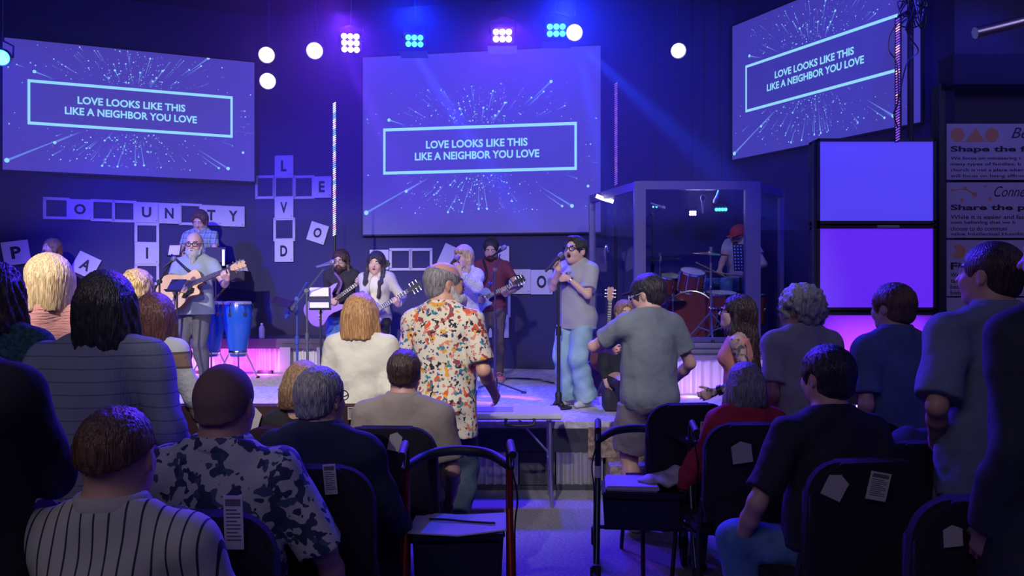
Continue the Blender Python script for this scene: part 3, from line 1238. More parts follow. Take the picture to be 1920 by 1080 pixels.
# drum riser
DRZ = 1.05
dm = MB()
poly_prism(dm, [(.80, 8.0), (2.95, 8.0), (3.05, 8.75), (2.62, 9.72), (.95, 9.95)], DRZ - .17, DRZ)
struct('drum_riser_deck', dm, mat('grey_boards', (.17, .17, .21), rough=.6, bump=.2, bscale=20, stretch=(1, 1, 12)))
dl = MB().box((.80, 7.985, DRZ - .115), (2.95, 8.0, DRZ - .105)).box((.80, 7.985, DRZ - .06), (2.95, 8.0, DRZ - .05))
struct('drum_riser_trim', dl, m_dark)
corrugated('drum_riser_panel', .82, 2.93, 8.05, STAGE_Z, DRZ - .17, mat('galvanised', (.7, .68, .7), rough=.55, metal=.4), kind='structure', per=.09)
db = MB()
poly_prism(db, [(.86, 8.1), (2.9, 8.1), (2.6, 9.6), (.98, 9.8)], STAGE_Z, DRZ - .17)
struct('drum_riser_base', db, m_dark)
for x in (1.05, 1.75, 2.35):
    lamp('POINT', 'riser_uplight', (x, 7.80, .60), None, 2.6, (.60, .22, 1), .03)

# ------------------------------------------------------------------ screens
m_glow = mat('projected_cyan', (0, 0, 0), emit=(.30, .72, 1.0), estr=1.0)
m_glow_dim = mat('projected_streak', (0, 0, 0), emit=(.14, .24, .75), estr=1.0)
m_glow_pink = mat('projected_peach', (0, 0, 0), emit=(.55, .33, .55), estr=1.0)


def screen(label, a, b, z0l, z1l, img, ycen, colr, fill, seed=5):
    """a, b ends on the wall line; the screen is a flat rectangle hung on the wall"""
    t = (b - a).normalized()
    n = Vector((t.y, -t.x, 0))
    W = (b - a).length
    Hh = z1l - z0l
    M = frame((a.x, a.y, z0l), t, (0, 0, 1), n)
    ms = mat('screen_' + label[:6], (.12, .12, .13), rough=.8, emit=colr, estr=1.0)
    mf = mat('screenbox_' + label[:6], (.12, .12, .13), rough=.8, emit=fill, estr=1.0)
    root = empty('projection_screen', (a + b) / 2 + Vector((0, 0, z0l)), label, 'screen', 'projection screens above the stage')
    MB(M).box((0, 0, -.03), (W, Hh, 0)).build('screen_surface', ms, root)
    fr = MB(M)
    for lo, hi in (((-.02, -.02, -.035), (W + .02, 0, .006)), ((-.02, Hh, -.035), (W + .02, Hh + .02, .006)),
                   ((-.02, 0, -.035), (0, Hh, .006)), ((W, 0, -.035), (W + .02, Hh, .006))):
        fr.box(lo, hi)
    fr.build('screen_frame', m_black, root)
    iw = W; ih = W * 9 / 16 if img else Hh
    oy = Hh * ycen
    def uv(u, v): return (u * iw, oy + (v - .5) * ih)
    # burst of dots and streaks round the centre
    rnd = random.Random(seed)
    dots, streaks, pink = MB(M), MB(M), MB(M)
    def dot(mb, x, y, r, z=.003):
        k = 8 if r > .008 else 5
        mb.quad(*[(x + r * math.cos(6.283 * i / k), y + r * math.sin(6.283 * i / k), z) for i in range(k)])
    bx0, bx1 = .09, .905
    bh = .345 / 2
    def ok(x, y):
        u = x / iw; v = (y - oy) / ih
        return 0.01 < u < .99 and 0.01 < y / Hh < .99 and not (bx0 - .005 < u < bx1 + .005 and abs(v) < bh + .012)
    big = [(.015, -.455, .024, .3), (.885, -.43, .019, .16), (.845, -.43, .012, .10), (.115, .235, .018, .09), (.80, .47, .016, .12), (.19, -.30, .016, .12),
           (.37, -.46, .011, .08), (.43, -.46, .011, .10), (.50, -.44, .011, .12), (.535, -.44, .011, .12), (.52, .30, .011, .12), (.61, .33, .012, .12),
           (.57, .24, .011, .09), (.585, .27, .010, .08), (.56, .42, .010, .10), (.42, .30, .012, .05), (.38, -.26, .010, .06), (.31, -.33, .009, .06),
           (.95, -.29, .014, .0), (.96, .01, .007, .0), (.72, .36, .009, .05), (.77, .40, .010, .09), (.34, .44, .006, .06), (.47, .46, .006, .09)]
    for u, v, r_, sl in big:
        x, y = uv(u, v + .5)
        if not (0 < y < Hh): continue
        dx, dy = x - .5 * iw, y - oy
        L = math.hypot(dx, dy); dx /= L; dy /= L
        if sl:
            l = sl * iw
            l = min(l, L * .9)
            p = (-dy, dx)
            q = (x - dx * l, y - dy * l)
            if not ok(*q):
                while l > .02 and not ok(x - dx * l, y - dy * l): l *= .9
                q = (x - dx * l, y - dy * l)
            streaks.quad((x + p[0] * r_ * .6 * iw / 3, y + p[1] * r_ * .6 * iw / 3, .002), (x - p[0] * r_ * .6 * iw / 3, y - p[1] * r_ * .6 * iw / 3, .002), (q[0], q[1], .002))
        dot(dots, x, y, r_ * iw / 3 * 1.25)
    cnt = 0
    while cnt < 850:
        an = rnd.choice([rnd.gauss(1.57, .62), rnd.gauss(-1.57, .62), rnd.uniform(0, 6.28)])
        rr = abs(rnd.gauss(0, .27)) + .14
        x = .5 * iw + math.cos(an) * rr * iw * .95; y = oy + math.sin(an) * rr * iw * .78
        cnt += 1
        if abs(y - oy) > ih * .47 or not ok(x, y): continue
        r_ = rnd.choice([.0026, .0034, .0036, .0046, .006, .0085]) * iw / 3
        dot(pink if rnd.random() < .06 else dots, x, y, r_)
        if rnd.random() < .16:
            dx, dy = x - .5 * iw, y - oy
            L = math.hypot(dx, dy); dx /= L; dy /= L
            l = rnd.uniform(.05, .22)
            if ok(x - dx * l, y - dy * l):
                streaks.quad((x - dy * r_ * .7, y + dx * r_ * .7, .002), (x + dy * r_ * .7, y - dx * r_ * .7, .002), (x - dx * l, y - dy * l, .002))
    dots.build('projected_dots', m_glow, root)
    streaks.build('projected_streaks', m_glow_dim, root)
    pink.build('projected_sparks', m_glow_pink, root)
    x0, y0 = uv(bx0, .5 - bh); x1, y1 = uv(bx1, .5 + bh)
    MB(M).quad((x0, y0, .004), (x1, y0, .004), (x1, y1, .004), (x0, y1, .004)).build('text_panel', mf, root)
    th = .0125 * iw
    bm_ = MB(M)
    for lo, hi in (((x0, y0), (x1, y0 + th)), ((x0, y1 - th), (x1, y1)), ((x0, y0), (x0 + th * .8, y1)), ((x1 - th * .8, y0), (x1, y1))):
        bm_.quad((lo[0], lo[1], .006), (hi[0], lo[1], .006), (hi[0], hi[1], .006), (lo[0], hi[1], .006))
    bm_.build('text_panel_border', m_glow, root)
    cx = .49 * iw
    yc = oy
    ch = .033 * iw
    tx = MB(M)
    text_on(tx, 'LOVE LOOKS LIKE THIS', M=Matrix.Identity(4), x0=cx - .214 * iw, y0=yc + .0065 * iw, x1=cx + .214 * iw, y1=yc + .0065 * iw + ch, off=.007, bold=.028)
    tx.build('lyric_line', m_glow, root)
    tx = MB(M)
    text_on(tx, 'LIKE A NEIGHBOR YOU LOVE', M=Matrix.Identity(4), x0=cx - .262 * iw, y0=yc - .0085 * iw - ch, x1=cx + .262 * iw, y1=yc - .0085 * iw, off=.007, bold=.028)
    tx.build('lyric_line', m_glow, root)
    return root


def zat(py, D): return CAM_Z - (py - 540) / F_PX * D


screen('left projection screen on the dark wall above the COMMUNITY crossword', WL0, WL1, zat(318, WL0.y), zat(70, WL0.y), 0, .527, (.056, .042, .38), (.056, .044, .34))
screen('squarer projection screen on the wall above the singers', WC0, WC1, zat(440, WC0.y), zat(108, WC0.y), 1, .465, (.050, .040, .34), (.048, .042, .32))
screen('steeply angled projection screen above the stacked glowing panels', WR0, WR1, zat(300, WR0.y), zat(50, WR0.y), 0, .50, (.042, .034, .34), (.036, .030, .30))

# ------------------------------------------------------------------ crossword tiles on the walls
def wall_frame(px, py, a, b, off=.06):
    """frame on the wall line through a, b at the point seen at (px, py)"""
    p = line_at_ray(a, b, px)
    t = (b - a).normalized()
    n = Vector((t.y, -t.x, 0))
    return Vector((p.x, p.y, zat(py, p.y))), t, n


def tile(px, py, w, a, b, letter, label, tilt=0, group='loose letter tiles on the wall', h=None, off=.03):
    p, t, n = wall_frame(px, py, a, b)
    s = w / F_PX * p.y
    hh = (h or w) / F_PX * p.y
    t2 = about(t, n, tilt); u2 = about(Vector((0, 0, 1)), n, tilt)
    M = frame(p + n * off, t2, u2, n)
    root = empty('letter_tile', p + n * off, label, 'sign', group)
    MB(M).box((-s / 2, -hh / 2, -.022), (s / 2, hh / 2, 0), bev=.003).build('board', m_tile, root)
    if letter:
        q = MB(M)
        lw = {'I': .09, 'L': .30, 'E': .32, 'O': .44, 'A': .42, 'N': .38}.get(letter, .38) * s
        text_on(q, letter, Matrix.Identity(4), -lw / 2, -.25 * hh, lw / 2, .27 * hh, off=.002, bold=.035)
        q.build('letter', m_letter, root)
        v = MB(M)
        v.box((.38 * s, -.42 * hh, 0), (.41 * s, -.37 * hh, .002))
        v.build('score_mark', m_letter, root)
    return root


def grid_bars(mb, cells, a, b, th=.035, off=.02, **kw):
    """white lath round each open cell (x0, y0, x1, y1 in photo pixels on the wall line)"""
    mb.bm.free()
    root = None
    for x0, y0l, y0r, x1, y1l, y1r in cells:
        mb = MB()
        pl, pr = line_at_ray(a, b, x0), line_at_ray(a, b, x1)
        t = (b - a).normalized(); n = Vector((t.y, -t.x, 0))
        W = (pr - pl).length
        M = frame(pl + n * off, t, (0, 0, 1), n)
        z0, z1 = zat(y1l, pl.y), zat(y0l, pl.y)
        for lo, hi in (((-th / 2, z0 - th / 2), (W + th / 2, z0 + th / 2)), ((-th / 2, z1 - th / 2), (W + th / 2, z1 + th / 2)),
                       ((-th / 2, z0), (th / 2, z1)), ((W - th / 2, z0), (W + th / 2, z1))):
            mb.box((lo[0], lo[1], -.02), (hi[0], hi[1], .0), M=M)
        if root is None:
            root = empty('crossword_frame', M @ Vector((W / 2, z0, 0)), **kw)
        mb.build('square_frame', m_tile, root)


g = MB()
xs = [84, 128, 173, 213, 253, 297, 338, 376, 416, 458]
ytop = lambda x: 371 + (x - 84) * .045
cells = []
for i in (0, 2, 3, 6):
    cells.append((xs[i], ytop(xs[i]) + 1, 0, xs[i + 1], ytop(xs[i]) + 37, 0))
for y0, y1 in ((420, 456), (496, 532)):
    cells.append((255, y0, 0, 296, y1, 0))
grid_bars(g, cells, L0, L1, label='white crossword grid with open squares behind the guitarist on the left', cat='sign', group='white crossword grids')
COMM = 'letter %s tile in the long crossword row under the left screen'
for i, ch in ((1, 'O'), (4, 'U'), (5, 'N'), (7, 'T'), (8, 'Y')):
    x = (xs[i] + xs[i + 1]) / 2
    tile(x, ytop(x) + 19, xs[i + 1] - xs[i] - 1, L0, L1, ch, COMM % ch, group='letter tiles in the long crossword row', h=38)
tile(276, 475, 42, L0, L1, 'I', 'letter I tile hanging below the U in the left crossword', group='letter tiles in the long crossword row', h=40)
tile(31, 474, 44, L0, L1, 'P', 'tilted letter P tile behind the singer at far left', tilt=9)
tile(161, 497, 40, L0, L1, 'A', 'tilted letter A tile behind the dark bobbed hair', tilt=-27)
tile(446, 508, 34, L0, L1, None, 'blank tilted tile behind the keyboard stand', tilt=20, off=.04)
g = MB()
cells = [(482, 332, 0, 515, 371, 0), (516, 332, 0, 552, 371, 0), (553, 332, 0, 588, 371, 0), (516, 411, 0, 552, 450, 0)]
grid_bars(g, cells, j1, j2, label='white crossword grid crossing LOVE between the two screens', cat='sign', group='white crossword grids')
for (x, y, ch, lab) in ((534, 312, 'L', 'letter L tile at the top of the LOVE crossword'), (534, 390, 'V', 'letter V tile in the LOVE crossword column'),
                        (534, 471, 'D', 'letter D tile at the foot of the LOVE crossword'), (605, 351, 'E', 'letter E tile at the end of the LOVE crossword row')):
    tile(x, y, 37, j1, j2, ch, lab, group='letter tiles in the LOVE crossword', h=40)
tile(597, 437, 36, j1, j2, 'O', 'tilted letter O tile hanging alone beside the LOVE crossword', tilt=-18)
g = MB()
cells = [(733, 468, 0, 770, 505, 0), (771, 468, 0, 809, 505, 0)]
grid_bars(g, cells, C0, C1, label='white two-square grid behind the guitarist in the cream cardigan', cat='sign', group='white crossword grids')
tile(712, 487, 37, C0, C1, None, 'blank white tile beside the two-square grid on the wall', group='letter tiles in the centre crossword', h=37)
tile(846, 482, 40, C0, C1, None, 'blank tilted tile behind the woman in white sweater', tilt=-25)
for x, y, ch, lab in ((935, 485, None, 'blank tile above the guitar headstock, tallest of the centre crossword'), (975, 528, 'E', 'letter E tile half hidden by the guitar headstock'),
                      (1016, 529, 'O', 'letter O tile beside the singer in grey shirt')):
    tile(x, y, 41, C0, C1, ch, lab, group='letter tiles in the centre crossword', h=46)
g = MB()
grid_bars(g, [(912, 553, 0, 955, 592, 0)], C0, C1, label='white open square behind the guitarist in maroon shirt', cat='sign', group='white crossword grids')
tile(934, 612, 42, C0, C1, None, 'blank lowest tile beside the legs of the maroon shirt guitarist', group='letter tiles in the centre crossword', h=42)

# ------------------------------------------------------------------ poster wall at the right
m_poster = mat('poster_paper', (.42, .38, .42), rough=.8)
m_ink = mat('poster_ink', (.02, .015, .03), rough=.8)
m_orange = mat('poster_orange', (.55, .26, .10), rough=.8)
PY = 7.44
ptexts = [
    (232, 337, 'Shape the fu', ['We focus on ministering t', 'many types of families, b', 'church is not a place where', 'will focus on being affirming'], 'Be', 'topmost printed banner reading Shape on the right wall'),
    (342, 446, 'Share the pr', ['While it is easier and fas', 'own believing that we h', 'choose to do communi', 'value Intellectual Humility'], 'Conne', 'printed banner reading Share, second from the top'),
    (450, 555, 'Fix', ['We fo', 'take', 'becau', 'bett'], '', 'printed banner starting with the word Fix, third down'),
    (558, 668, '', [], '', 'lowest blank-looking banner behind the tall men')]
k = F_PX / PY
for i, (y0, y1, title, lines, scr, lab) in enumerate(ptexts):
    M = frame(((1775 - 960) / k, PY, zat(y1, PY)), (1, 0, 0), (0, 0, 1), (0, -1, 0))
    W = 1.25; Hh = (y1 - y0) / k
    root = empty('wall_banner', M @ Vector((W / 2, 0, 0)), lab, 'poster', 'printed banners on the right wall')
    MB(M).box((0, 0, -.012), (W, Hh, 0)).build('banner_sheet', m_poster, root)
    q = MB(M)
    if title:
        lw = len(title) * .0635
        def nq(nm='banner_line'):
            global q
            q.build(nm, m_ink, root)
            q = MB(M)
        text_on(q, title, Matrix.Identity(4), .035, Hh * .47, .035 + (lw if len(title) > 4 else .19), Hh * .60, off=.002, bold=.03)
        nq('banner_title')
        for j, ln in enumerate(lines):
            if j: nq()
            yy = Hh * (.36 - .105 * j)
            text_on(q, ln, Matrix.Identity(4), .035, yy - Hh * .02, .035 + len(ln) * .0262, yy + Hh * .055, off=.002, bold=.01)
        nq()
        if scr:
            text_on(q, scr, Matrix.Identity(4), .60 if scr == 'Be' else .44, Hh * .74, .60 + .16 if scr == 'Be' else .73, Hh * .93, off=.002, shear=.4)
            q.build('banner_script', m_ink, root)
        else:
            q.bm.free()
        o_ = MB(M)
        def disc(x, y, r, n=24, a0=0, a1=6.2832):
            pts = [(x + r * math.cos(a0 + (a1 - a0) * i / n), y + r * math.sin(a0 + (a1 - a0) * i / n), .002) for i in range(n)]
            if a1 - a0 < 6.2: pts.append((x, y, .002))
            o_.quad(*pts)
        if i == 0:
            disc(.10, Hh * .80, .065); o_.quad((.17, Hh * .68, .0022), (.36, Hh * .68, .0022), (.27, Hh * .93, .0022)); disc(.42, Hh * .80, .065)
        elif i == 1:
            for x, y, r in ((.05, .86, .014), (.17, .89, .018), (.26, .78, .024), (.36, .93, .012), (.14, .68, .018), (.40, .70, .018)): disc(x, Hh * y, r)
            for p, q2 in (((.05, .86), (.17, .89)), ((.17, .89), (.26, .78))):
                o_.tube([(p[0], Hh * p[1], .002), (q2[0], Hh * q2[1], .002)], .003, 4)
        else:
            disc(.11, Hh * .80, .065, a0=3.5, a1=8.9)
        o_.build('banner_motif', m_orange, root)
    else:
        q.bm.free()

# dark column, soffit and duct beside the banners
cm = MB().box(((1757 - 960) / 1500 * 7.4, 7.36, 0), ((1768 - 960) / 1500 * 7.4, 7.5, zat(160, 7.4)))
struct('trim_1', cm, m_black)
struct('beam_soffit', MB().box((4.0, 7.25, zat(160, 7.3)), (7.2, 7.5, zat(155, 7.3) + .25)), m_ceil)
MB().tube([at(1828, 62, 6.2), at(1870, 52, 6.2), at(1916, 40, 6.2), at(1990, 38, 6.2)], .045, 12).build('duct_pipe', m_steel, label='short pipe catching blue light under the ceiling', cat='pipe')

# thin stage haze in the air above the stage, lit by the lamps
hz = bpy.data.materials.new('stage_haze')
hz.use_nodes = True
hn = hz.node_tree
hn.nodes.remove(hn.nodes['Principled BSDF'])
vs_ = hn.nodes.new('ShaderNodeVolumeScatter')
vs_.inputs['Color'].default_value = (.9, .9, 1, 1)
vs_.inputs['Density'].default_value = .019
vs_.inputs['Anisotropy'].default_value = .35
hn.links.new(vs_.outputs[0], hn.nodes['Material Output'].inputs['Volume'])
MB().box((-6.5, 6.3, 2.2), (5.6, 9.55, 5.38)).build('haze', hz, label='thin haze hanging under the ceiling above the stage', cat='haze', kind='stuff')

# ------------------------------------------------------------------ stage lights
led.build('uplight_bar', m_black, label='low row of uplights glowing pink under the keyboard riser', cat='light')
m_lens_w = mat('lens_white', (1, 1, 1), emit=(1, .93, .80), estr=9)
m_lens_p = mat('lens_pink', (1, 1, 1), emit=(1, .62, .95), estr=9)
m_lens_c = mat('lens_cyan', (1, 1, 1), emit=(.04, .70, 1), estr=2.0)
m_lens_b = mat('lens_soft', (1, 1, 1), emit=(.85, .75, 1), estr=5)
m_can = mat('lamp_housing', (.02, .02, .03), rough=.45)


def lens_dir(pos, tgt):
    return (Vector(tgt) - Vector(pos)).normalized()


def round_light(px, py, D, r_px, m, label, hang=5.0, sq=1.0, tgt=None):
    p = at(px, py, D)
    r = r_px / F_PX * D
    d = lens_dir(p, tgt or (p.x * .4, 1.0, 1.2))
    M = axis_frame(p, d)
    root = empty('stage_light', p, label, 'light', 'stage lights')
    MB(M).lathe([(r * .9, -.014), (r * 1.03, -.012), (r * 1.10, .015), (r * 1.15, -.02), (r * 1.12, -.10), (r * .75, -.22), (r * .5, -.26), (0, -.26)]).build('housing', m_can, root)
    MB(M).lathe([(0, .004), (r * .98, .002), (r, -.01), (0, -.012)]).build('lens', m, root)
    y = MB()
    x = M.to_3x3() @ Vector((1, 0, 0))
    c = p - d * .1
    for q in (-1, 1):
        y.tube([c + x * q * r * 1.2, c + x * q * r * 1.25 + Vector((0, 0, r * 1.6)), c + Vector((0, 0, r * 2.2))], .010, 6)
    y.tube([c + Vector((0, 0, r * 2.2)), Vector((c.x, c.y, BARZ))], .014, 6)
    y.build('yoke', m_can, root)


BARZ = 5.05


def led_par(px, py, D, w_px, m, label, cols=3, rows=2, barn=None, tgt=None):
    p = at(px, py, D)
    s = 1 / F_PX * D
    d = lens_dir(p, tgt or (p.x * .5, 3.0, .8))
    M = axis_frame(p, d)
    w = w_px * s
    root = empty('led_stage_light', p, label, 'light', 'multi-lens LED stage lights')
    MB(M).box((-w * .62, -w * .42, -.16), (w * .62, w * .42, -.012), bev=.01).build('housing', m_can, root)
    for i in range(cols):
        for j in range(rows):
            x = (i - (cols - 1) / 2) * w / cols
            yy = (j - (rows - 1) / 2) * w * .36
            q = MB(M @ Matrix.Translation((x, yy, 0)))
            q.lathe([(0, .012), (w * .145, .004), (w * .155, -.012), (0, -.012)], seg=14)
            q.build('lens', m, root)
    if barn:
        c = p + Vector((0, -.10, -.0)) - Vector((0, 0, w * .80))
        q = MB()
        q.box((c.x - w * .75, c.y - .10, c.z - .012), (c.x + w * .75, c.y + .16, c.z))
        q.build('barn_door', barn, root)
        lamp('POINT', 'lens_spill', (c.x, c.y - .02, c.z + .09), None, 1.2, (1, .6, .9) if m is m_lens_p else (.05, .5, 1), .03)
    y = MB()
    c = p - d * .08
    for q_ in (-1, 1):
        y.tube([c + Vector((q_ * w * .66, 0, 0)), c + Vector((q_ * w * .66, 0, w * .7)), c + Vector((0, 0, w * .9))], .010, 6)
    y.tube([c + Vector((0, 0, w * .9)), Vector((c.x, c.y, BARZ if D < 9.2 else ZC))], .014, 6)
    y.build('yoke', m_can, root)


for y_ in (8.95,):
    b = MB()
    b.tube([(-6.2, y_, BARZ), (4.0, y_, BARZ)], .028, 10)
    for x in (-5.5, -2.7, 0, 2.2, 3.7):
        b.tube([(x, y_, BARZ), (x, y_, ZC)], .012, 6)
    b.build('lighting_bar', m_can, label='long black lighting pipe hung under the ceiling above the stage', cat='pipe')
round_light(500, 103, 8.9, 13.5, m_lens_w, 'round white spotlight, upper of the two left of centre')
round_light(502, 152, 8.9, 13.5, m_lens_w, 'round white spotlight hanging lower than all others')
round_light(590, 95, 8.9, 14, m_lens_w, 'round white spotlight beside the big pink lamp')
round_light(1077, 61, 8.8, 14, m_lens_w, 'round white spotlight right next to a cyan lamp')
round_light(1272, 95, 8.4, 13, m_lens_b, 'round pale pink spotlight alone at right of the stage')
round_light(2, 108, 8.3, 14, m_lens_c, 'cyan round lamp at the far left edge')
led_par(657, 81, 8.9, 34, m_lens_p, 'bright pink multi-lens lamp left of the middle screen', 3, 3)
led_par(777, 77, 8.9, 34, m_lens_c, 'cyan multi-lens lamp with flap above the middle screen', 3, 2, barn=m_can)
led_par(942, 67, 8.9, 36, m_lens_p, 'pink multi-lens lamp above the centre of the middle screen', 3, 2, barn=mat('barn_lit', (.6, .6, .6), rough=.3))  # flap paler than the other flaps, lamp light put into its colour
led_par(1043, 57, 8.9, 36, m_lens_c, 'cyan multi-lens lamp beside the white spotlight', 3, 2, barn=m_can)
led_par(1299, 400, 9.78, 13, m_lens_p, 'tiny pink lamp glowing behind the drum booth glass', 3, 2)
for px, py, lab in ((1228, 388, 'small cyan reflection at left in the booth glass, built as a lamp'), (1352, 393, 'row of cyan lamp reflections in the booth glass above the drummer')):  # cyan glints reflected in the glass, built as glowing lamps
    led_par(px, py, 9.6, 12 if px < 1300 else 22, m_lens_c, lab, 2 if px < 1300 else 4, 1)


# ------------------------------------------------------------------ LED rods and stacked panels
def led_rod(px, y0, y1, D, label, cols):
    p = at(px, y1, D)
    h = (y1 - y0) / F_PX * D
    root = empty('light_rod', p, label, 'light', 'vertical LED rods with spiral dots')
    MB().tube([(p.x, p.y + .02, {627: STAGE_Z, 1155: DRZ}.get(px, p.z - .02)), (p.x, p.y + .02, p.z + h)], .016, 8).build('rod', m_black, root)
    n = int(h / .024)
    mbs = [MB() for _ in cols]
    for i in range(n):
        z = p.z + h * i / n
        c = int(i * .37 + (i // 9)) % len(cols)
        mbs[c].box((-.020, -.004, -.0045), (.020, .004, .0045), M=Matrix.Translation((p.x, p.y - .002, z)) @ Matrix.Rotation(math.radians(-35), 4, 'Y'))
    for q, c in zip(mbs, cols):
        o = q.build('led_dots', c, root)


e_ = lambda n, c, s=2.2: mat(n, (.1, .1, .1), emit=c, estr=s)
lw, lp, lb, lm = e_('led_white', (.75, .8, 1)), e_('led_pink', (.9, .35, .7)), e_('led_blue', (.15, .35, 1)), e_('led_violet', (.25, .08, 1), 1.2)
led_rod(627, 190, 440, 9.4, 'white and pink spiral light rod between the two left screens', [lw, lp, lw, lb])
led_rod(1155, 153, 345, 9.4, 'violet spiral light rod right of the middle screen', [lm, lm, e_('led_violet2', (.5, .15, .9), 1.0)])
led_rod(1683, 32, 262, 7.25, 'violet spiral light rod in front of the angled screen', [lm, lm, e_('led_violet2', (.5, .15, .9), 1.0), lp])
# black stand poles and loose cables beside the right rod
x = at(1707, 265, 7.3).x
q = MB().tube([(x, 7.3, zat(265, 7.3)), (x, 7.3, ZC)], .028, 8)
q.tube([(x - .10, 7.3, zat(265, 7.3)), (x - .10, 7.3, zat(30, 7.3)), (x, 7.3, zat(20, 7.3))], .020, 8)
q.build('lighting_pole', m_black, label='black pole standing on the stacked glowing panels', cat='pole')
rnd = random.Random(3)
q = MB()
for i in range(9):
    a0 = at(1707 + rnd.uniform(-6, 6), rnd.uniform(-30, 30), 7.22)
    pts = [a0]
    for j in range(5):
        pts.append(at(1712 + rnd.uniform(-26, 26), rnd.uniform(-40, 60), 7.2 + rnd.uniform(-.05, .05)))
    q.curve(pts, .006, 5, 4)
for s_ in (-1, 1):
    q.curve([at(1707, 20, 7.24), at(1672 if s_ < 0 else 1700, 60, 7.22), at(1668 if s_ < 0 else 1722, 95, 7.22), at(1682 if s_ < 0 else 1700, 120, 7.24), at(1684, 190, 7.2), at(1676, 215, 7.2), at(1684, 240, 7.22)], .006, 5, 5)
q.build('cable_bundle', m_blackg, label='tangled black cables hanging round the pole at upper right', cat='cable')

m_p1 = mat('panel_blue', (.2, .2, .25), rough=.6, emit=(.062, .038, .80), estr=1)
m_p2 = mat('panel_violet', (.2, .2, .25), rough=.6, emit=(.105, .008, .80), estr=1)
m_p3 = mat('panel_translucent', (.75, .72, .78), rough=.9)
def _tr(m):
    nt = m.node_tree
    out = nt.nodes['Material Output']
    t = nt.nodes.new('ShaderNodeBsdfTranslucent'); t.inputs[0].default_value = (.8, .75, .85, 1)
    nt.links.new(t.outputs[0], out.inputs[0])
_tr(m_p3)
PD = 7.3
pk = F_PX / PD
for i, (y0, y1, m, lab) in enumerate(((265, 415, m_p1, 'topmost glowing panel, blue violet, in a black frame'), (428, 577, m_p2, 'middle glowing violet panel behind the curly grey hair'),
                                      (590, 735, m_p3, 'lowest glowing panel, magenta towards its foot'))):
    x0, x1 = (1533 - 960) / pk, (1753 - 960) / pk
    z1, z0 = zat(y0 - 5, PD), zat(y1 + 5, PD)
    root = empty('glowing_light_box', ((x0 + x1) / 2, PD, z0), lab, 'light', 'stack of glowing panels')
    fr = MB()
    t = .028
    for lo, hi in (((x0, z0), (x1, z0 + t)), ((x0, z1 - t), (x1, z1)), ((x0, z0), (x0 + t * .6, z1)), ((x1 - t * .7, z0), (x1, z1))):
        fr.box((lo[0], PD - .02, lo[1]), (hi[0], PD + .20, hi[1]))
    fr.box((x0, PD + .20, z0), (x1, PD + .22, z1))
    fr.build('panel_frame', m_black, root)
    MB().box((x0 + .012, PD - .004, z0 + .02), (x1 - .012, PD + .004, z1 - .02)).build('panel_face', m, root)
    if i < 2:
        MB().box(((x0 + x1) / 2 - .0, PD - .024, z0 - .035), ((x0 + x1) / 2 + .20, PD - .002, z0 - .012)).build('latch_plate', mat('latch', (.5, .5, .55), rough=.3, metal=.7), root)
    else:
        lamp('POINT', 'panel_lamp', (x0 + .38, PD + .12, z0 + .10), None, 5.5, (1, .10, .80), .03)
        lamp('AREA', 'panel_glow', ((x0 + x1) / 2, PD + .17, (z0 + z1) / 2), ((x0 + x1) / 2, PD, (z0 + z1) / 2), 7.5, (.22, .03, 1), (.95, .6))
bx = MB()
for y0, y1 in ((417, 427), (580, 588)):
    bx.box(((1536 - 960) / pk, PD, zat(y1 + 1, PD)), ((1750 - 960) / pk, PD + .18, zat(y0 - 1, PD)))
bx.box(((1540 - 960) / pk, PD, STAGE_Z), ((1748 - 960) / pk, PD + .18, zat(741, PD)))
for px in (1531, 1755):
    bx.box(((px - 3 - 960) / pk, PD + .02, STAGE_Z), ((px + 3 - 960) / pk, PD + .08, zat(262, PD)))
bx.build('panel_rack', m_black, label='black upright rack holding the three glowing panels', cat='stand')
MB().box((at(1608, 752, 7.0).x, 6.98, STAGE_Z), (at(1622, 752, 7.0).x, 7.03, STAGE_Z + .03)).build('floor_lamp_strip', mat('strip', (1, 1, 1), emit=(1, .8, 1), estr=3), label='small bright strip lamp on the stage below the panels', cat='light')

# ------------------------------------------------------------------ drum booth
m_booth = mat('booth_frame', (.09, .07, .22), rough=.45)
m_glass = bpy.data.materials.new('booth_glass')
m_glass.use_nodes = True
nt = m_glass.node_tree
tr = nt.nodes.new('ShaderNodeBsdfTransparent'); tr.inputs[0].default_value = (.90, .91, .96, 1)
gl = nt.nodes.new('ShaderNodeBsdfGlossy'); gl.inputs[1].default_value = .03
mx = nt.nodes.new('ShaderNodeMixShader'); mx.inputs[0].default_value = .07
nt.links.new(tr.outputs[0], mx.inputs[1]); nt.links.new(gl.outputs[0], mx.inputs[2])
nt.links.new(mx.outputs[0], nt.nodes['Material Output'].inputs[0])
booth = empty('drum_booth', (1.85, 8.6, DRZ), 'tall glass drum booth with violet frame on the riser', 'drum booth')
TZ = zat(348, 8.06)
P1 = Vector((1.285, 8.06, 0)); P2 = Vector((2.42, 8.06, 0)); P0 = Vector((.93, 9.30, 0)); P3 = Vector((2.93, 8.72, 0))
def post(p, w, zt=TZ + .04, d=None):
    MB().box((p.x - w / 2, p.y - .04, DRZ), (p.x + w / 2, p.y + .04, zt), bev=.004).build('post', m_booth, booth)
post(P1, .115); post(P2, .15); post(P0, .07); post(P3, .045)
def rail(a, b, z, h=.085, w=.07):
    t = (b - a).normalized(); n = Vector((-t.y, t.x, 0))
    M = frame((a.x, a.y, z), t, n, (0, 0, 1))
    MB(M).box((0, -w / 2, -h / 2), ((b - a).length, w / 2, h / 2)).build('rail', m_booth, booth)
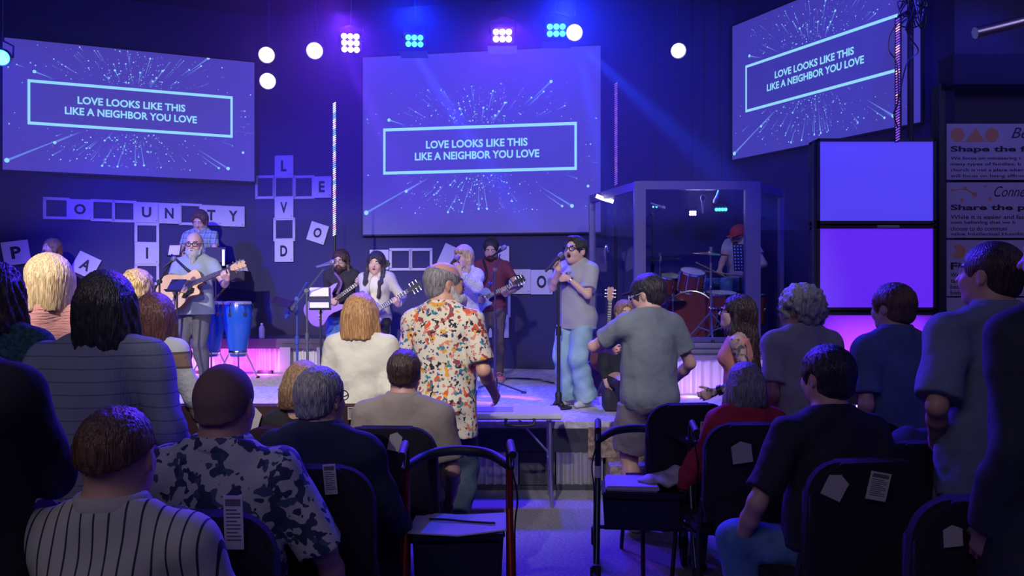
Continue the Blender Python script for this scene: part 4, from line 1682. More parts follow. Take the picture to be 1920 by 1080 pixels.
for a_, b_ in ((P0, P1), (P1, P2), (P2, P3)):
    rail(a_, b_, TZ)
    rail(a_, b_, DRZ + .03, .05)
    t = (b_ - a_).normalized()
    M = frame((a_.x, a_.y, 0), t, (-t.y, t.x, 0), (0, 0, 1))
    MB(M).box((.03, -.003, DRZ + .05), ((b_ - a_).length - .03, .003, TZ - .04)).build('glass_pane', m_glass, booth)
post(Vector((P3.x + .0, P3.y + .02, 0)), .03)
q = MB(); h_ = at(1137, 455, 8.45)
q.curve([at(1141, 472, 8.62), at(1138, 460, 8.6), at(1134, 470, 8.6), at(1136, 495, 8.62)], .010, 6, 4)
q.build('door_pull', m_chrome, booth)
MB().curve([at(1118, 367, 8.9), at(1130, 372, 8.9), at(1150, 378, 8.9)], .022, 8, 3).build('booth_light', mat('booth_tube', (1, 1, 1), emit=(1, .9, .7), estr=4), label='short bright tube light in the top left corner of the booth', cat='light')
lamp('POINT', 'booth_fill', (2.0, 8.5, 2.55), None, 9.0, (.55, .5, 1), .15)


# ------------------------------------------------------------------ microphones and stands
def microphone(p, d, label, L=.17, m=None, group='microphones'):
    p = Vector(p); d = Vector(d).normalized()
    M = axis_frame(p, d)
    root = empty('microphone', p, label, 'microphone', group)
    MB(M).lathe([(.009, -L), (.011, -L + .01), (.013, -L * .5), (.0175, -.035), (.0195, -.03), (.0195, -.022)], seg=16).build('handle', m or m_black, root)
    MB(M).lathe([(.0195, -.022), (.025, -.008), (.0265, .008), (.023, .024), (.012, .034), (0, .036)], seg=16).build('grille', mat('mic_grille', (.25, .25, .27), rough=.35, metal=.8, bump=.4, bscale=600), root)
    return root


def mic_stand(base, top, label, tip=None, legs=3, m=None, r=.010, legr=.30, rot=0, group='microphone stands'):
    base = Vector(base); top = Vector(top)
    m = m or m_black
    root = empty('microphone_stand', base, label, 'stand', group)
    mid = base.lerp(top, .55)
    MB().tube([base + Vector((0, 0, .05)), mid], r * 1.35, 8).tube([mid, top], r, 8).tube([mid - Vector((0, 0, .03)), mid + Vector((0, 0, .05))], r * 2.2, 10).build('pole', m, root)
    for i in range(legs):
        a = rot + i * 2 * math.pi / legs
        e = base + Vector((math.cos(a) * legr, math.sin(a) * legr, .012))
        l = MB().tube([base + Vector((0, 0, .10)), e], .009, 6).build('leg', m, root)
        MB().tube([e - Vector((math.cos(a), math.sin(a), 0)) * .03, e + Vector((math.cos(a), math.sin(a), 0)) * .02], .013, 8).build('foot', m, l)
    MB().lathe([(.028, .04), (.03, .13), (.018, .15)], M=Matrix.Translation(base), seg=12).build('hub', m, root)
    if tip is not None:
        tip = Vector(tip); d = (tip - top).normalized()
        bo = MB().tube([top - d * .25, tip], r * .8, 8).tube([top - d * .27, top - d * .20], r * 2, 8).build('boom', m, root)
        MB().tube([top - Vector((0, .02, 0)), top + Vector((0, .02, 0))], .022, 10).build('boom_clamp', m, root)
    return root


# ------------------------------------------------------------------ guitars
ACO = [(-.335, 0), (-.325, .09), (-.285, .155), (-.22, .192), (-.15, .195), (-.085, .168), (-.03, .135), (.02, .122), (.07, .130), (.12, .140), (.155, .125), (.175, .08), (.178, 0)]
ACO_CUT = [(.178, -.03), (.125, -.035), (.10, -.06), (.115, -.105), (.10, -.135), (.06, -.132), (.02, -.122), (-.03, -.135), (-.085, -.168), (-.15, -.195), (-.22, -.192), (-.285, -.155), (-.325, -.09)]
LP = [(-.23, 0), (-.225, .08), (-.19, .135), (-.13, .165), (-.07, .155), (-.01, .125), (.05, .115), (.11, .122), (.15, .09), (.16, .03), (.16, -.03), (.09, -.035), (.075, -.06), (.11, -.10), (.085, -.125), (.03, -.115), (-.02, -.13), (-.07, -.155), (-.13, -.165), (-.19, -.135), (-.225, -.08)]
BASSO = [(-.26, 0), (-.26, .08), (-.22, .15), (-.14, .175), (-.06, .14), (.0, .115), (.07, .125), (.15, .165), (.25, .16), (.26, .14), (.17, .10), (.12, .05), (.12, -.04), (.16, -.09), (.20, -.12), (.18, -.145), (.08, -.13), (0, -.11), (-.06, -.125), (-.14, -.165), (-.22, -.145), (-.26, -.08)]


def guitar(kind, c, nd, fn, label, sc=1.0, mb=None, mt=None, cat='guitar'):
    c = Vector(c); nd = Vector(nd).normalized(); fn = Vector(fn)
    fn = (fn - nd * fn.dot(nd)).normalized()
    yv = fn.cross(nd)
    if yv.z < 0: yv = -yv
    M = frame(c, nd, yv, fn) @ Matrix.Scale(sc, 4)
    root = empty({'acoustic': 'acoustic_guitar', 'electric': 'electric_guitar', 'bass': 'bass_guitar'}[kind], c, label, cat, 'guitars')
    out = {'acoustic': ACO + ACO_CUT, 'electric': LP, 'bass': BASSO}[kind]
    o2 = catmull([(x, y, 0) for x, y in out + [out[0]]], 3)[:-1]
    o2 = [(p.x, p.y) for p in o2]
    th = {'acoustic': .10, 'electric': .045, 'bass': .04}[kind]
    if kind == 'acoustic':
        MB(M).prism(o2, -th, -.004).build('body_sides', mb, root)
        MB(M).prism([(x * .995 - .0003, y * .99) for x, y in o2], -.004, .001).build('soundboard', mt, root)
    else:
        MB(M).prism(o2, -th, 0, bev=.006).build('body', mb, root)
    n0, n1, tw = {'acoustic': (.17, .50, .043), 'electric': (.10, .50, .042), 'bass': (.08, .72, .040)}[kind]
    dk = mat('neck_wood', (.20, .10, .05), rough=.4)
    ro = mat('fretboard', (.03, .02, .02), rough=.4)
    q = MB(M)
    q.prism([(n0 - .02, -.026), (n0 - .02, .026), (n1, .021), (n1, -.021)], -.018, .004)
    q.build('neck', dk, root)
    q = MB(M)
    f0 = .04 if kind == 'acoustic' else .02
    q.prism([(f0, -.027), (f0, .027), (n1, .021), (n1, -.021)], .004, .009)
    fb_ = q.build('fretboard', ro, root)
    q = MB(M)
    L_ = n1 + .14
    for i in range(1, 15):
        x = n1 - (L_) * (1 - 2 ** (-i / 12))
        if x < f0 + .01: break
        q.box((x - .0015, -.023, .009), (x + .0015, .023, .0105))
    q.build('frets', m_chrome, fb_)
    hl = .17 if kind != 'bass' else .20
    hm_ = {'acoustic': mat('headstock_wood', (.35, .14, .06), rough=.4)}.get(kind, mat('headstock_black', (.012, .012, .016), rough=.65))
    q = MB(M @ Matrix.Translation((n1, 0, 0)) @ Matrix.Rotation(math.radians(10), 4, 'Y'))
    q.prism([(0, -.021), (0, .021), (.03, .034), (hl - .02, .038), (hl, .02), (hl - .015, 0), (hl, -.02), (hl - .02, -.038), (.03, -.034)], -.015, .002)
    q.build('headstock', hm_, root)
    npg = 3 if kind != 'bass' else 2
    for i in range(npg):
        for s_ in (-1, 1):
            x = n1 + .045 + i * .042 * (3 / npg) * .95
            q = MB(M @ Matrix.Translation((x, s_ * .046, -.012)))
            q.tube([(0, -s_ * .018, 0), (0, s_ * .006, 0)], .004, 6)
            q.lathe([(0, -.004), (.006, -.004), (.008, 0), (.006, .004), (0, .004)], M=Matrix.Translation((0, s_ * .012, 0)), seg=10)
            q.lathe([(.004, .010), (.004, .020), (0, .021)], M=Matrix.Translation((0, -s_ * .022, 0)), seg=8)
            q.build('tuning_peg', m_chrome, root)
    if kind == 'acoustic':
        MB(M).lathe([(.049, .0012), (.049, .0022), (0, .0022)], M=Matrix.Translation((.01, 0, 0)), seg=28).build('sound_hole', m_black, root)
        MB(M).lathe([(.049, .0020), (.060, .0022), (.060, .0012), (.049, .0012)], M=Matrix.Translation((.01, 0, 0)), seg=28, ring=True).build('rosette', ro, root)
        MB(M).prism([(.05, -.04), (.02, -.055), (-.04, -.05), (-.09, -.10), (-.06, -.125), (-.01, -.11), (.05, -.10), (.075, -.06)], .001, .003).build('pickguard', m_blackg, root)
        MB(M).prism([(-.16, -.085), (-.135, -.09), (-.125, 0), (-.135, .09), (-.16, .085)], .001, .012).build('bridge', ro, root)
        sx = -.145
    else:
        for x in ((.05, -.04) if kind == 'electric' else (.0, -.09)):
            MB(M).box((x - .018, -.04, 0), (x + .018, .04, .010), bev=.003).build('pickup', m_chrome if kind == 'electric' else m_blackg, root)
        MB(M).box((-.105, -.045, 0), (-.085, .045, .012), bev=.003).build('bridge', m_chrome, root)
        for i in range(3):
            MB(M).lathe([(.010, 0), (.009, .014), (0, .015)], M=Matrix.Translation((-.13 - .02 * (i % 2), -.07 - .03 * i + .02, 0)), seg=10).build('knob', m_blackg if kind == 'electric' else m_chrome, root)
        sx = -.095
    q = MB(M)
    for i in range(6 if kind != 'bass' else 4):
        t = (i / 5 if kind != 'bass' else i / 3) - .5
        q.tube([(sx, t * .052, .014), (n1 + .01, t * .034, .011)], .0008 if kind != 'bass' else .0014, 4)
    q.build('strings', m_chrome, root)
    return M


# ------------------------------------------------------------------ drums
def drum(name, c, ax, r, depth, mshell, label, lugs=8, group='drum kit', cat='drum', legs=None):
    M = axis_frame(c, ax)
    root = empty(name, c, label, cat, group)
    MB(M).lathe([(r, -depth / 2), (r, depth / 2)], seg=32).build('shell', mshell, root)
    for z in (-depth / 2, depth / 2):
        MB(M).lathe([(r + .001, z - .012), (r + .012, z - .010), (r + .012, z + .010), (r + .001, z + .012)], seg=32, ring=True).build('hoop', m_chrome, root)
        MB(M).lathe([(r - .002, z - .002), (r - .002, z + .003), (0, z + .004)] if z > 0 else [(0, z - .004), (r - .002, z - .003), (r - .002, z + .002)], seg=32).build('drumhead', mat('drumhead', (.55, .55, .58), rough=.6) if z > 0 else mshell, root)
    for i in range(lugs):
        a = 2 * math.pi * i / lugs
        q = MB(M)
        q.tube([(math.cos(a) * (r + .012), math.sin(a) * (r + .012), -depth / 2), (math.cos(a) * (r + .012), math.sin(a) * (r + .012), depth / 2)], .004, 6)
        q.lathe([(.004, -.022), (.011, -.015), (.011, .015), (.004, .022)], M=Matrix.Translation((math.cos(a) * (r + .010), math.sin(a) * (r + .010), 0)), seg=8)
        q.build('lug', m_chrome, root)
    for p in (legs or []):
        MB().tube(p, .010, 8).build('leg', m_chrome, root)
    return root


m_drum = mat('drum_shell_maroon', (.30, .06, .05), rough=.25)
drum('bass_drum', at(1300, 592, 8.85), (.35, 1, 0), .27, .42, m_drum, 'dark red bass drum lying on its side on the riser', 10)
drum('tom_drum', at(1296, 527, 8.75), (.1, -.35, 1), .135, .21, m_drum, 'dark red tom drum mounted above the bass drum')
drum('tom_drum', at(1252, 532, 9.0), (.1, -.35, 1), .12, .19, m_drum, 'smaller dark red tom drum behind the cap of the man in grey')
q_c = at(1352, 562, 8.65)
drum('snare_drum', q_c, (0, -.15, 1), .16, .14, m_drum, 'dark red snare drum in front of the drummer', legs=[[q_c - Vector((0, 0, .07)), q_c - Vector((0, 0, .30))]] + [[q_c - Vector((0, 0, .25)), Vector((q_c.x + .2 * math.cos(a), q_c.y + .2 * math.sin(a), DRZ + .012))] for a in (.5, 2.6, 4.7)])
q_c = at(1402, 580, 9.0)
drum('floor_tom', q_c, (0, -.05, 1), .19, .32, m_drum, 'dark red floor tom right of the snare drum', legs=[[q_c + Vector((.2 * math.cos(a), .2 * math.sin(a), .05)), Vector((q_c.x + .2 * math.cos(a), q_c.y + .2 * math.sin(a), DRZ + .01))] for a in (.5, 2.6, 4.7)])
m_cym = mat('cymbal_bronze', (.45, .38, .30), rough=.25, metal=1)


def cymbal(c, base, r, label, tilt=(0, 0, 1), m=None, legr=.22, rot=.3):
    c = Vector(c); base = Vector(base)
    root = empty('cymbal_stand', base, label, 'cymbal', 'drum kit')
    M = axis_frame(c, tilt)
    MB(M).lathe([(0, .022), (.02, .020), (.035, .006), (r * .6, -.004), (r, -.014), (r, -.016), (r * .6, -.007), (.03, .002), (0, .016)], seg=36).build('cymbal', m_cym, root)
    MB().tube([base + Vector((0, 0, .06)), c + Vector((0, 0, .05))], .011, 8).tube([c + Vector((0, 0, .02)), c + Vector((0, 0, .06))], .018, 8).build('pole', m or m_chrome, root)
    for z in (.35, .6):
        MB().lathe([(.018, -.02), (.022, 0), (.018, .02)], M=Matrix.Translation(base.lerp(c, z)), seg=10).build('clamp', m_chrome, root)
    for i in range(3):
        a = rot + i * 2.094
        e = base + Vector((math.cos(a) * legr, math.sin(a) * legr, .012))
        l = MB().tube([base + Vector((0, 0, .30)), e], .010, 6).tube([base + Vector((0, 0, .10)), (base + Vector((0, 0, .30))).lerp(e, .55)], .007, 6).build('leg', m or m_chrome, root)
        MB().tube([e - Vector((0, 0, .01)), e + Vector((0, 0, .02))], .014, 8).build('foot', m_black, l)


pb = at(1333, 634, 8.28)
cymbal(at(1333, 474, 8.28), (pb.x, 8.28, DRZ), .19, 'cymbal on a tall stand at the front of the kit', (0.05, -.1, 1), mat('stand_lavender', (.6, .58, .7), rough=.3, metal=.8), legr=.27, rot=.35)
cymbal(at(1238, 484, 8.9), (at(1238, 484, 8.9).x, 8.9, DRZ), .22, 'cymbal at the left of the kit behind the glass', (-.05, -.1, 1))
cymbal(at(1262, 560, 8.6), (at(1262, 484, 8.6).x, 8.6, DRZ), .15, 'low hi-hat cymbal behind the man in grey', (0, -.05, 1), legr=.18)
q = at(1390, 560, 9.35)
rt = empty('drum_stool', (q.x, q.y, DRZ), 'round black drum stool under the drummer', 'stool')
MB(Matrix.Translation((q.x, q.y, 0))).lathe([(.14, DRZ + .47), (.17, DRZ + .49), (.17, DRZ + .53), (.15, DRZ + .55), (0, DRZ + .55)]).build('seat', m_black, rt)
for a in (.3, 2.4, 4.5):
    MB().tube([(q.x, q.y, DRZ + .48), (q.x + .2 * math.cos(a), q.y + .2 * math.sin(a), DRZ + .01)], .012, 6).build('leg', m_chrome, rt)
for i, (a, b, c, lab) in enumerate(((at(1396, 600, 8.5), at(1396, 396, 8.5), at(1345, 377, 8.4), 'tall black boom stand reaching over the drum kit'),
                                    (at(1222, 600, 9.1), at(1224, 400, 9.1), at(1240, 390, 9.0), 'boom stand behind the left booth post'))):
    mic_stand((a.x, a.y, DRZ), b, lab, tip=c, legr=.15)
    microphone(c + (c - b).normalized() * .02, (-.3, 0, -1) if i == 0 else (1, -.2, -.4), ('overhead microphone over the drums' if i == 0 else 'small microphone at the left of the drum booth'), L=.14, m=m_steel)
microphone(at(1318, 372, 8.35), (0, 0, 1), 'slim upright microphone hanging at the top of the booth', L=.16, m=m_steel)
ms_ = empty('music_stand', (at(1386, 500, 8.75).x, 8.75, DRZ), 'black perforated music stand in front of the drummer', 'stand', 'music stands')
M = frame(at(1388, 486, 8.75), (1, 0, 0), (0, .2, 1), (0, -1, .2))
MB(M).box((-.075, -.13, -.006), (.10, .17, 0)).build('desk', m_black, ms_)
q = MB(M)
for i in range(5):
    for j in range(8):
        x_ = -.055 + i * .034; y_ = -.105 + j * .036
        q.quad(*[(x_ + .0085 * math.cos(t), y_ + .0085 * math.sin(t), .0012) for t in [k * math.pi / 4 for k in range(8)]])
q.build('desk_holes', mat('desk_holes', (.6, .6, .7), rough=.6), ms_)
MB().tube([at(1388, 520, 8.77), (at(1388, 500, 8.77).x, 8.77, DRZ)], .012, 8).build('pole', m_black, ms_)

# congas
m_conga = mat('conga_blue', (.02, .10, .55), rough=.18)
for px, D, lab in ((446, 9.2, 'tall blue conga drum nearer the middle of the stage'), (396, 9.35, 'blue conga drum half hidden by the acoustic guitarist')):
    b = at(px, 712, D)
    zt = zat(566, D)
    zb = zat(668, D)
    root = empty('conga_drum', (b.x, D, STAGE_Z), lab, 'drum', 'conga drums')
    MB(Matrix.Translation((b.x, D, 0))).lathe([(.085, zb), (.115, zb + .14), (.150, zb + .34), (.158, zb + .46), (.148, zt - .04), (.142, zt - .02)], seg=32).build('shell', m_conga, root)
    MB(Matrix.Translation((b.x, D, 0))).lathe([(.142, zt - .03), (.152, zt - .02), (.150, zt), (.140, zt + .006), (0, zt + .008)], seg=32).build('drumhead', mat('conga_head', (.75, .72, .68), rough=.5), root)
    for i in range(6):
        a = i * math.pi / 3 + .3
        q = MB()
        q.tube([(b.x + .152 * math.cos(a), D + .152 * math.sin(a), zt - .01), (b.x + .165 * math.cos(a), D + .165 * math.sin(a), zt - .05), (b.x + .160 * math.cos(a), D + .160 * math.sin(a), zt - .13)], .006, 6)
        q.box((b.x + .160 * math.cos(a) - .015, D + .160 * math.sin(a) - .012, zt - .16), (b.x + .160 * math.cos(a) + .015, D + .160 * math.sin(a) + .012, zt - .12))
        q.build('lug', m_chrome, root)
    for i in range(3):
        a = i * 2.094 - 1.2
        l = MB().tube([(b.x + .09 * math.cos(a), D + .09 * math.sin(a), zb + .06), (b.x + .26 * math.cos(a), D + .26 * math.sin(a), STAGE_Z + .012)], .009, 6).build('leg', m_chrome, root)
        MB().tube([(b.x + .25 * math.cos(a), D + .25 * math.sin(a), STAGE_Z + .014), (b.x + .28 * math.cos(a), D + .28 * math.sin(a), STAGE_Z + .014)], .014, 8).build('foot', m_black, l)
    MB(Matrix.Translation((b.x, D, 0))).lathe([(.100, zb + .03), (.104, zb + .04), (.104, zb + .06), (.100, zb + .07)], seg=24, ring=True).build('stand_ring', m_chrome, root)

# water bottle on the riser edge
b = at(490, 634, 10.1)
root = empty('water_bottle', (b.x, 10.12, RZ), 'clear plastic water bottle on the riser edge', 'bottle')
mw = mat('bottle_plastic', (.55, .55, .70), rough=.15, alpha=.55)
MB(Matrix.Translation((b.x, 10.12, RZ))).lathe([(.030, 0), (.037, .01), (.037, .05), (.034, .055), (.037, .06), (.037, .12), (.028, .15), (.014, .165), (.014, .175)], seg=20).build('bottle', mw, root)
MB(Matrix.Translation((b.x, 10.12, RZ))).lathe([(.016, .172), (.016, .19), (0, .191)], seg=16).build('cap', m_white, root)

# keyboard, its stand and the music stands round the keyboard player
kx = at(420, 510, 10.15)
root = empty('keyboard', (kx.x - .25, 10.2, zat(524, 10.15)), 'long dark stage keyboard beside the acoustic guitarist', 'keyboard')
MB().box((kx.x - .75, 10.08, zat(527, 10.15)), (kx.x + .28, 10.36, zat(508, 10.15)), bev=.01).build('case', m_black, root)
MB().box((kx.x - .70, 10.17, zat(508, 10.15)), (kx.x + .22, 10.34, zat(507, 10.15))).build('keys', m_white, root)
q = empty('keyboard_stand', (kx.x - .25, 10.2, RZ), 'black crossed keyboard stand on the riser', 'stand')
for s_ in (-1, 1):
    MB().tube([(kx.x - .25 + s_ * .3, 10.15, RZ + .01), (kx.x - .25 - s_ * .3, 10.25, zat(528, 10.15))], .015, 8).build('leg', m_black, q)


def music_desk(c, w, h, D, zfloor, label, m=None, tilt=.25, sheet=None, rot=0, boom=None):
    p = at(c[0], c[1], D)
    root = empty('music_stand', (p.x, D + .05, zfloor), label, 'stand', 'music stands')
    M = frame(p, about(Vector((1, 0, 0)), Vector((0, 0, 1)), rot), about(Vector((0, tilt, 1)), Vector((0, 0, 1)), rot), about(Vector((0, -1, tilt)), Vector((0, 0, 1)), rot))
    ww, hh = w / F_PX * D / 2, h / F_PX * D / 2
    MB(M).box((-ww, -hh, -.006), (ww, hh, 0)).box((-ww, -hh, 0), (ww, -hh + .008, .03)).build('desk', m or m_black, root)
    MB().tube([p + Vector((0, .02, -hh * .3)), (p.x, D + .05, zfloor + .05)], .011, 8).build('pole', m_black, root)
    for i in range(3):
        a = i * 2.094 + .5
        MB().tube([(p.x, D + .05, zfloor + .12), (p.x + .2 * math.cos(a), D + .05 + .2 * math.sin(a), zfloor + .01)], .008, 6).build('leg', m_black, root)
    return M, ww, hh


music_desk((403, 478), 38, 30, 10.02, RZ, 'black music stand behind the shoulder of the acoustic guitarist')
MB().box((at(417, 470, 9.95).x, 9.94, zat(498, 9.95)), (at(421, 470, 9.95).x, 9.96, zat(468, 9.95))).build('stick_light', mat('stick', (.8, .8, .9), emit=(.7, .7, 1), estr=.9), label='thin white lit strip at the edge of the music stand', cat='light')
M, ww, hh = music_desk((327, 470), 24, 24, 10.0, RZ, 'small music stand with sheets left of the bearded guitarist', tilt=.4)
MB(M).box((-ww * .85, -hh * .8, .001), (ww * .85, hh * .9, .004)).build('sheet_music', mat('paper', (.6, .6, .64), rough=.8), label='sheet of music on the small stand behind the guitarist', cat='paper')

# microphone stands on the stage
b = at(1047, 752, 7.05)
mic_stand((b.x, 7.05, STAGE_Z), at(1047, 506, 7.05), 'straight black stand held by the singer in grey shirt', r=.011, legr=.06, legs=5)
MB(Matrix.Translation((b.x, 7.05, STAGE_Z))).lathe([(.12, 0), (.12, .012), (.03, .03), (.015, .04)], seg=24).build('stand_base', m_black, BASE and [o for o in COL.objects if o.get('label') == 'straight black stand held by the singer in grey shirt'][0])
b = at(928, 724, 8.2)
mic_stand((b.x, 8.2, STAGE_Z), at(928, 505, 8.2), 'tall tripod stand with empty boom before the maroon shirt guitarist', tip=at(938, 476, 8.05), legr=.34, rot=-.5, m=mat('stand_violet', (.10, .09, .16), rough=.35, metal=.6))
microphone(at(944, 465, 8.0), (.75, -.3, .55), 'microphone clipped on top of the tripod stand', L=.15)
b = at(577, 735, 7.9)
mic_stand((b.x, 7.9, STAGE_Z), at(575, 545, 7.9), 'microphone stand in front of the bass player', tip=at(607, 505, 7.8), legr=.30, rot=2.6, m=mat('stand_grey', (.12, .13, .14), rough=.4, metal=.5))
microphone(at(622, 492, 7.75), (.95, -.25, .25), 'silver microphone on the boom by the bass player', L=.17, m=m_steel)
b = at(557, 725, 8.1)
mic_stand((b.x, 8.1, STAGE_Z), at(557, 560, 8.1), 'blue lit boom stand beside the page holder', tip=at(575, 530, 8.0), legr=.28, rot=.4, m=mat('stand_blue', (.06, .10, .35), rough=.35, metal=.4))
M, ww, hh = music_desk((600, 560), 40, 46, 7.95, STAGE_Z, 'music stand before the bass player with lit pages', tilt=.5, rot=15)
for k, (y0, y1) in enumerate(((.2, 1.0), (-.9, -.35))):
    MB(M).box((-ww * .95, hh * y0, .001), (ww * .8, hh * y1, .004)).build('sheet_music', mat('paper_lit', (.72, .72, .55), rough=.8), label='pale page on the music stand, %s' % ('upper one' if k == 0 else 'lower one'), cat='paper', group='pages on the music stand')
tb = at(528, 566, 8.05)
root = empty('tablet', tb, 'dark tablet clamped on an arm beside the blue stand', 'tablet')
M = frame(tb, (1, 0, -.25), (.2, .9, .45), (0, -.45, .9))
MB(M).box((-.10, -.07, -.006), (.10, .07, .003), bev=.003).build('screen_case', m_blackg, root)
MB().tube([tb + Vector((.04, .02, -.02)), at(545, 583, 8.1), at(556, 590, 8.1)], .008, 6).build('arm', m_black, root)
# boom and pouch by the acoustic guitarist
b = at(300, 735, 8.0)
mic_stand((b.x, 8.0, STAGE_Z), at(299, 528, 8.0), 'black boom stand reaching in front of the acoustic guitar', tip=at(323, 489, 7.95), legr=.25, rot=.9)
microphone(at(325, 486, 7.93), (.5, .4, .6), 'black microphone close to the bearded man', L=.14)
M, ww, hh = music_desk((330, 535), 34, 28, 7.95, STAGE_Z, 'tilted black music stand in front of the guitar body', tilt=.7, rot=-20)
# cables and pedals at the back of the stage
q = MB()
for i in range(3):
    q.curve([at(905 + 20 * i, 716, 9.2), at(950 + 15 * i, 714 - 2 * i, 9.3), at(1000 + 12 * i, 717, 9.1), at(1040, 722, 8.8)], .008, 5, 5)
for v in q.bm.verts: v.co.z = STAGE_Z + .009 + (v.co.z % .01)
q.build('floor_cable', m_black, label='thin black cables lying on the stage behind the stand', cat='cable')
for i, (px, lab) in enumerate(((905, 'white effects pedal at the feet of the maroon shirt guitarist'), (938, 'reddish effects pedal on the stage floor'))):
    b = at(px, 712, 9.15)
    r_ = empty('effects_pedal', (b.x, 9.15, STAGE_Z), lab, 'pedal', 'effects pedals')
    MB().box((b.x - .06, 9.1, STAGE_Z), (b.x + .06, 9.2, STAGE_Z + .05), bev=.008).build('pedal_case', mat('pedal_%d' % i, ((.7, .7, .75), (.6, .2, .2))[i], rough=.4), r_)
    MB().lathe([(.012, 0), (.012, .02), (0, .021)], M=Matrix.Translation((b.x, 9.12, STAGE_Z + .05)), seg=10).build('footswitch', m_chrome, r_)
# acoustic guitar on its stand before the riser
gm_side = mat('guitar_side', (.14, .05, .03), rough=.3)
guitar('acoustic', at(1140, 645, 7.7), (.06, .12, 1), (-.15, -1, .12), 'dark brown acoustic guitar resting upright on a stand', sc=.84, mb=gm_side, mt=mat('guitar_brown', (.30, .10, .05), rough=.25))
q = empty('guitar_stand', at(1140, 720, 7.75), 'black folding stand under the brown guitar', 'stand')
pc = at(1140, 690, 7.72)
for dx, dy in ((-.14, -.15), (.14, -.15), (0, .2)):
    MB().tube([(pc.x, 7.74, pc.z + .04), (pc.x + dx, 7.74 + dy, STAGE_Z + .01)], .010, 6).build('leg', m_black, q)
MB().tube([(pc.x - .10, 7.62, pc.z + .02), (pc.x - .10, 7.75, pc.z), (pc.x + .10, 7.75, pc.z), (pc.x + .10, 7.62, pc.z + .02)], .010, 6).build('cradle', m_black, q)
for px, h0, lab in ((1146, 672, 'grey amplifier box behind the brown guitar'),):
    b = at(px, 700, 7.85)
    r_ = empty('amplifier', (b.x - .02, 7.88, STAGE_Z), lab, 'amplifier')
    MB().box((b.x - .22, 7.83, STAGE_Z), (b.x + .10, 7.95, STAGE_Z + .34), bev=.01).build('cabinet', mat('amp_grey', (.10, .10, .13), rough=.6), r_)
    MB().box((b.x - .19, 7.82, STAGE_Z + .03), (b.x + .07, 7.832, STAGE_Z + .26)).build('speaker_grille', m_black, r_)

# ------------------------------------------------------------------ people on the stage
def cl(name, c, **kw):
    kw.setdefault('rough', .85)
    kw.setdefault('bump', .8)
    kw.setdefault('bscale', 9)
    kw.setdefault('bdist', .025)
    return mat(name, c, **kw)


H_BLACK = hair_mat('hair_black', (.010, .008, .012), (.035, .028, .035))
H_DBROWN = hair_mat('hair_dark_brown', (.020, .010, .010), (.06, .03, .025))
H_BROWN = hair_mat('hair_brown', (.06, .030, .018), (.16, .08, .045))
H_LBROWN = hair_mat('hair_light_brown', (.14, .08, .04), (.34, .20, .10))
H_HIGH = hair_mat('hair_highlighted', (.13, .075, .035), (.62, .42, .17))
H_BLOND = hair_mat('hair_blond', (.36, .23, .11), (.70, .52, .28))
H_STRAW = hair_mat('hair_strawberry', (.34, .15, .06), (.66, .38, .16))
H_GREY = hair_mat('hair_grey', (.14, .13, .14), (.34, .32, .33))
H_WHITE = hair_mat('hair_white', (.40, .38, .38), (.65, .63, .62))
H_AUB = hair_mat('hair_auburn', (.05, .018, .018), (.13, .05, .045))
JEANS = mat('denim_blue', (.06, .14, .36), rough=.9, col2=(.10, .20, .44), nscale=12, bump=.2, bscale=60)
JEANS_L = mat('denim_light', (.20, .34, .42), rough=.9, col2=(.34, .50, .58), nscale=7, nlo=.35, nhi=.65, bump=.25, bscale=40)
JEANS_D = mat('denim_dark', (.03, .05, .09), rough=.9, col2=(.05, .075, .13), nscale=12, bump=.2, bscale=60)
BLK = cl('cloth_black', (.012, .012, .018))
SHOE_D = mat('shoe_dark', (.02, .02, .025), rough=.5)
SHOE_W = mat('shoe_white', (.55, .55, .58), rough=.6)
GL = mat('glasses_black', (.01, .01, .012), rough=.25)

# singer far left
person('woman with long brown hair singing behind the blond woman at far left', 99, 9.8, 446, STAGE_Z, yaw=158, hy=0, hs=1.02, w=.88, bust=1, mouth=1.1, hp=8,
       hair=dict(style='long', m=H_LBROWN, len=.34, front=1), top=dict(m=mat('floral_dark', (.05, .04, .05), col2=(.25, .22, .2), nscale=30, nlo=.5, nhi=.6, rough=.9), fr=.9, name='blouse', hem=-.02),
       bottom=dict(m=BLK), shoes=SHOE_D, armR=grip(at(72, 484, 9.52), (.35, .45, .7), (-.3, 0, 1), 1, hint=(.6, .2, -1)), armL=dict(o=(.06, .02, -.29)), skincol=(.62, .38, .30), h=.008)
microphone(at(72, 484, 9.52) + Vector((.35, .45, .7)).normalized() * .07, (.35, .45, .7), 'microphone held by the singer at far left', L=.15)

# acoustic guitarist
D2 = 8.7
p = person('bald man with grey beard playing the acoustic guitar', 366, D2, 436, STAGE_Z, yaw=178, w=1.08, g=1.12, hs=1.16, hy=8, hp=-4, fat=1.05,
           top=dict(m=mat('shirt_sage', (.30, .36, .38), rough=.85, bump=.15, bscale=40), collar=True, fr=.30, hem=-.06, fold=.005, e=.022, flare=.015),
           bottom=dict(m=cl('trousers_grey', (.10, .10, .12)), e=.018), shoes=SHOE_W, beard=dict(m=H_WHITE, len=.085, thick=1.12), glasses=dict(m=GL, r=.003),
           armR=dict(w=at(334, 541, 8.38), hint=(.9, -.1, -.9), dir=(.8, .1, -.15), n=(0, 1, -.2), curl=45),
           armL=grip(at(418, 511, 8.37), (1, .02, .40), (.1, -.75, .7), -1, curl=58, hint=(.5, -.1, -1)), skincol=(.60, .38, .31), h=.0075, stance=.06)
guitar('acoustic', at(350, 536, 8.40), (1, .02, .40), (-.1, -1, .15), 'natural top acoustic guitar with cutaway held by the bearded man', sc=.98, mb=gm_side, mt=mat('guitar_natural', (.72, .46, .20), rough=.3, col2=(.78, .54, .27), nscale=4))
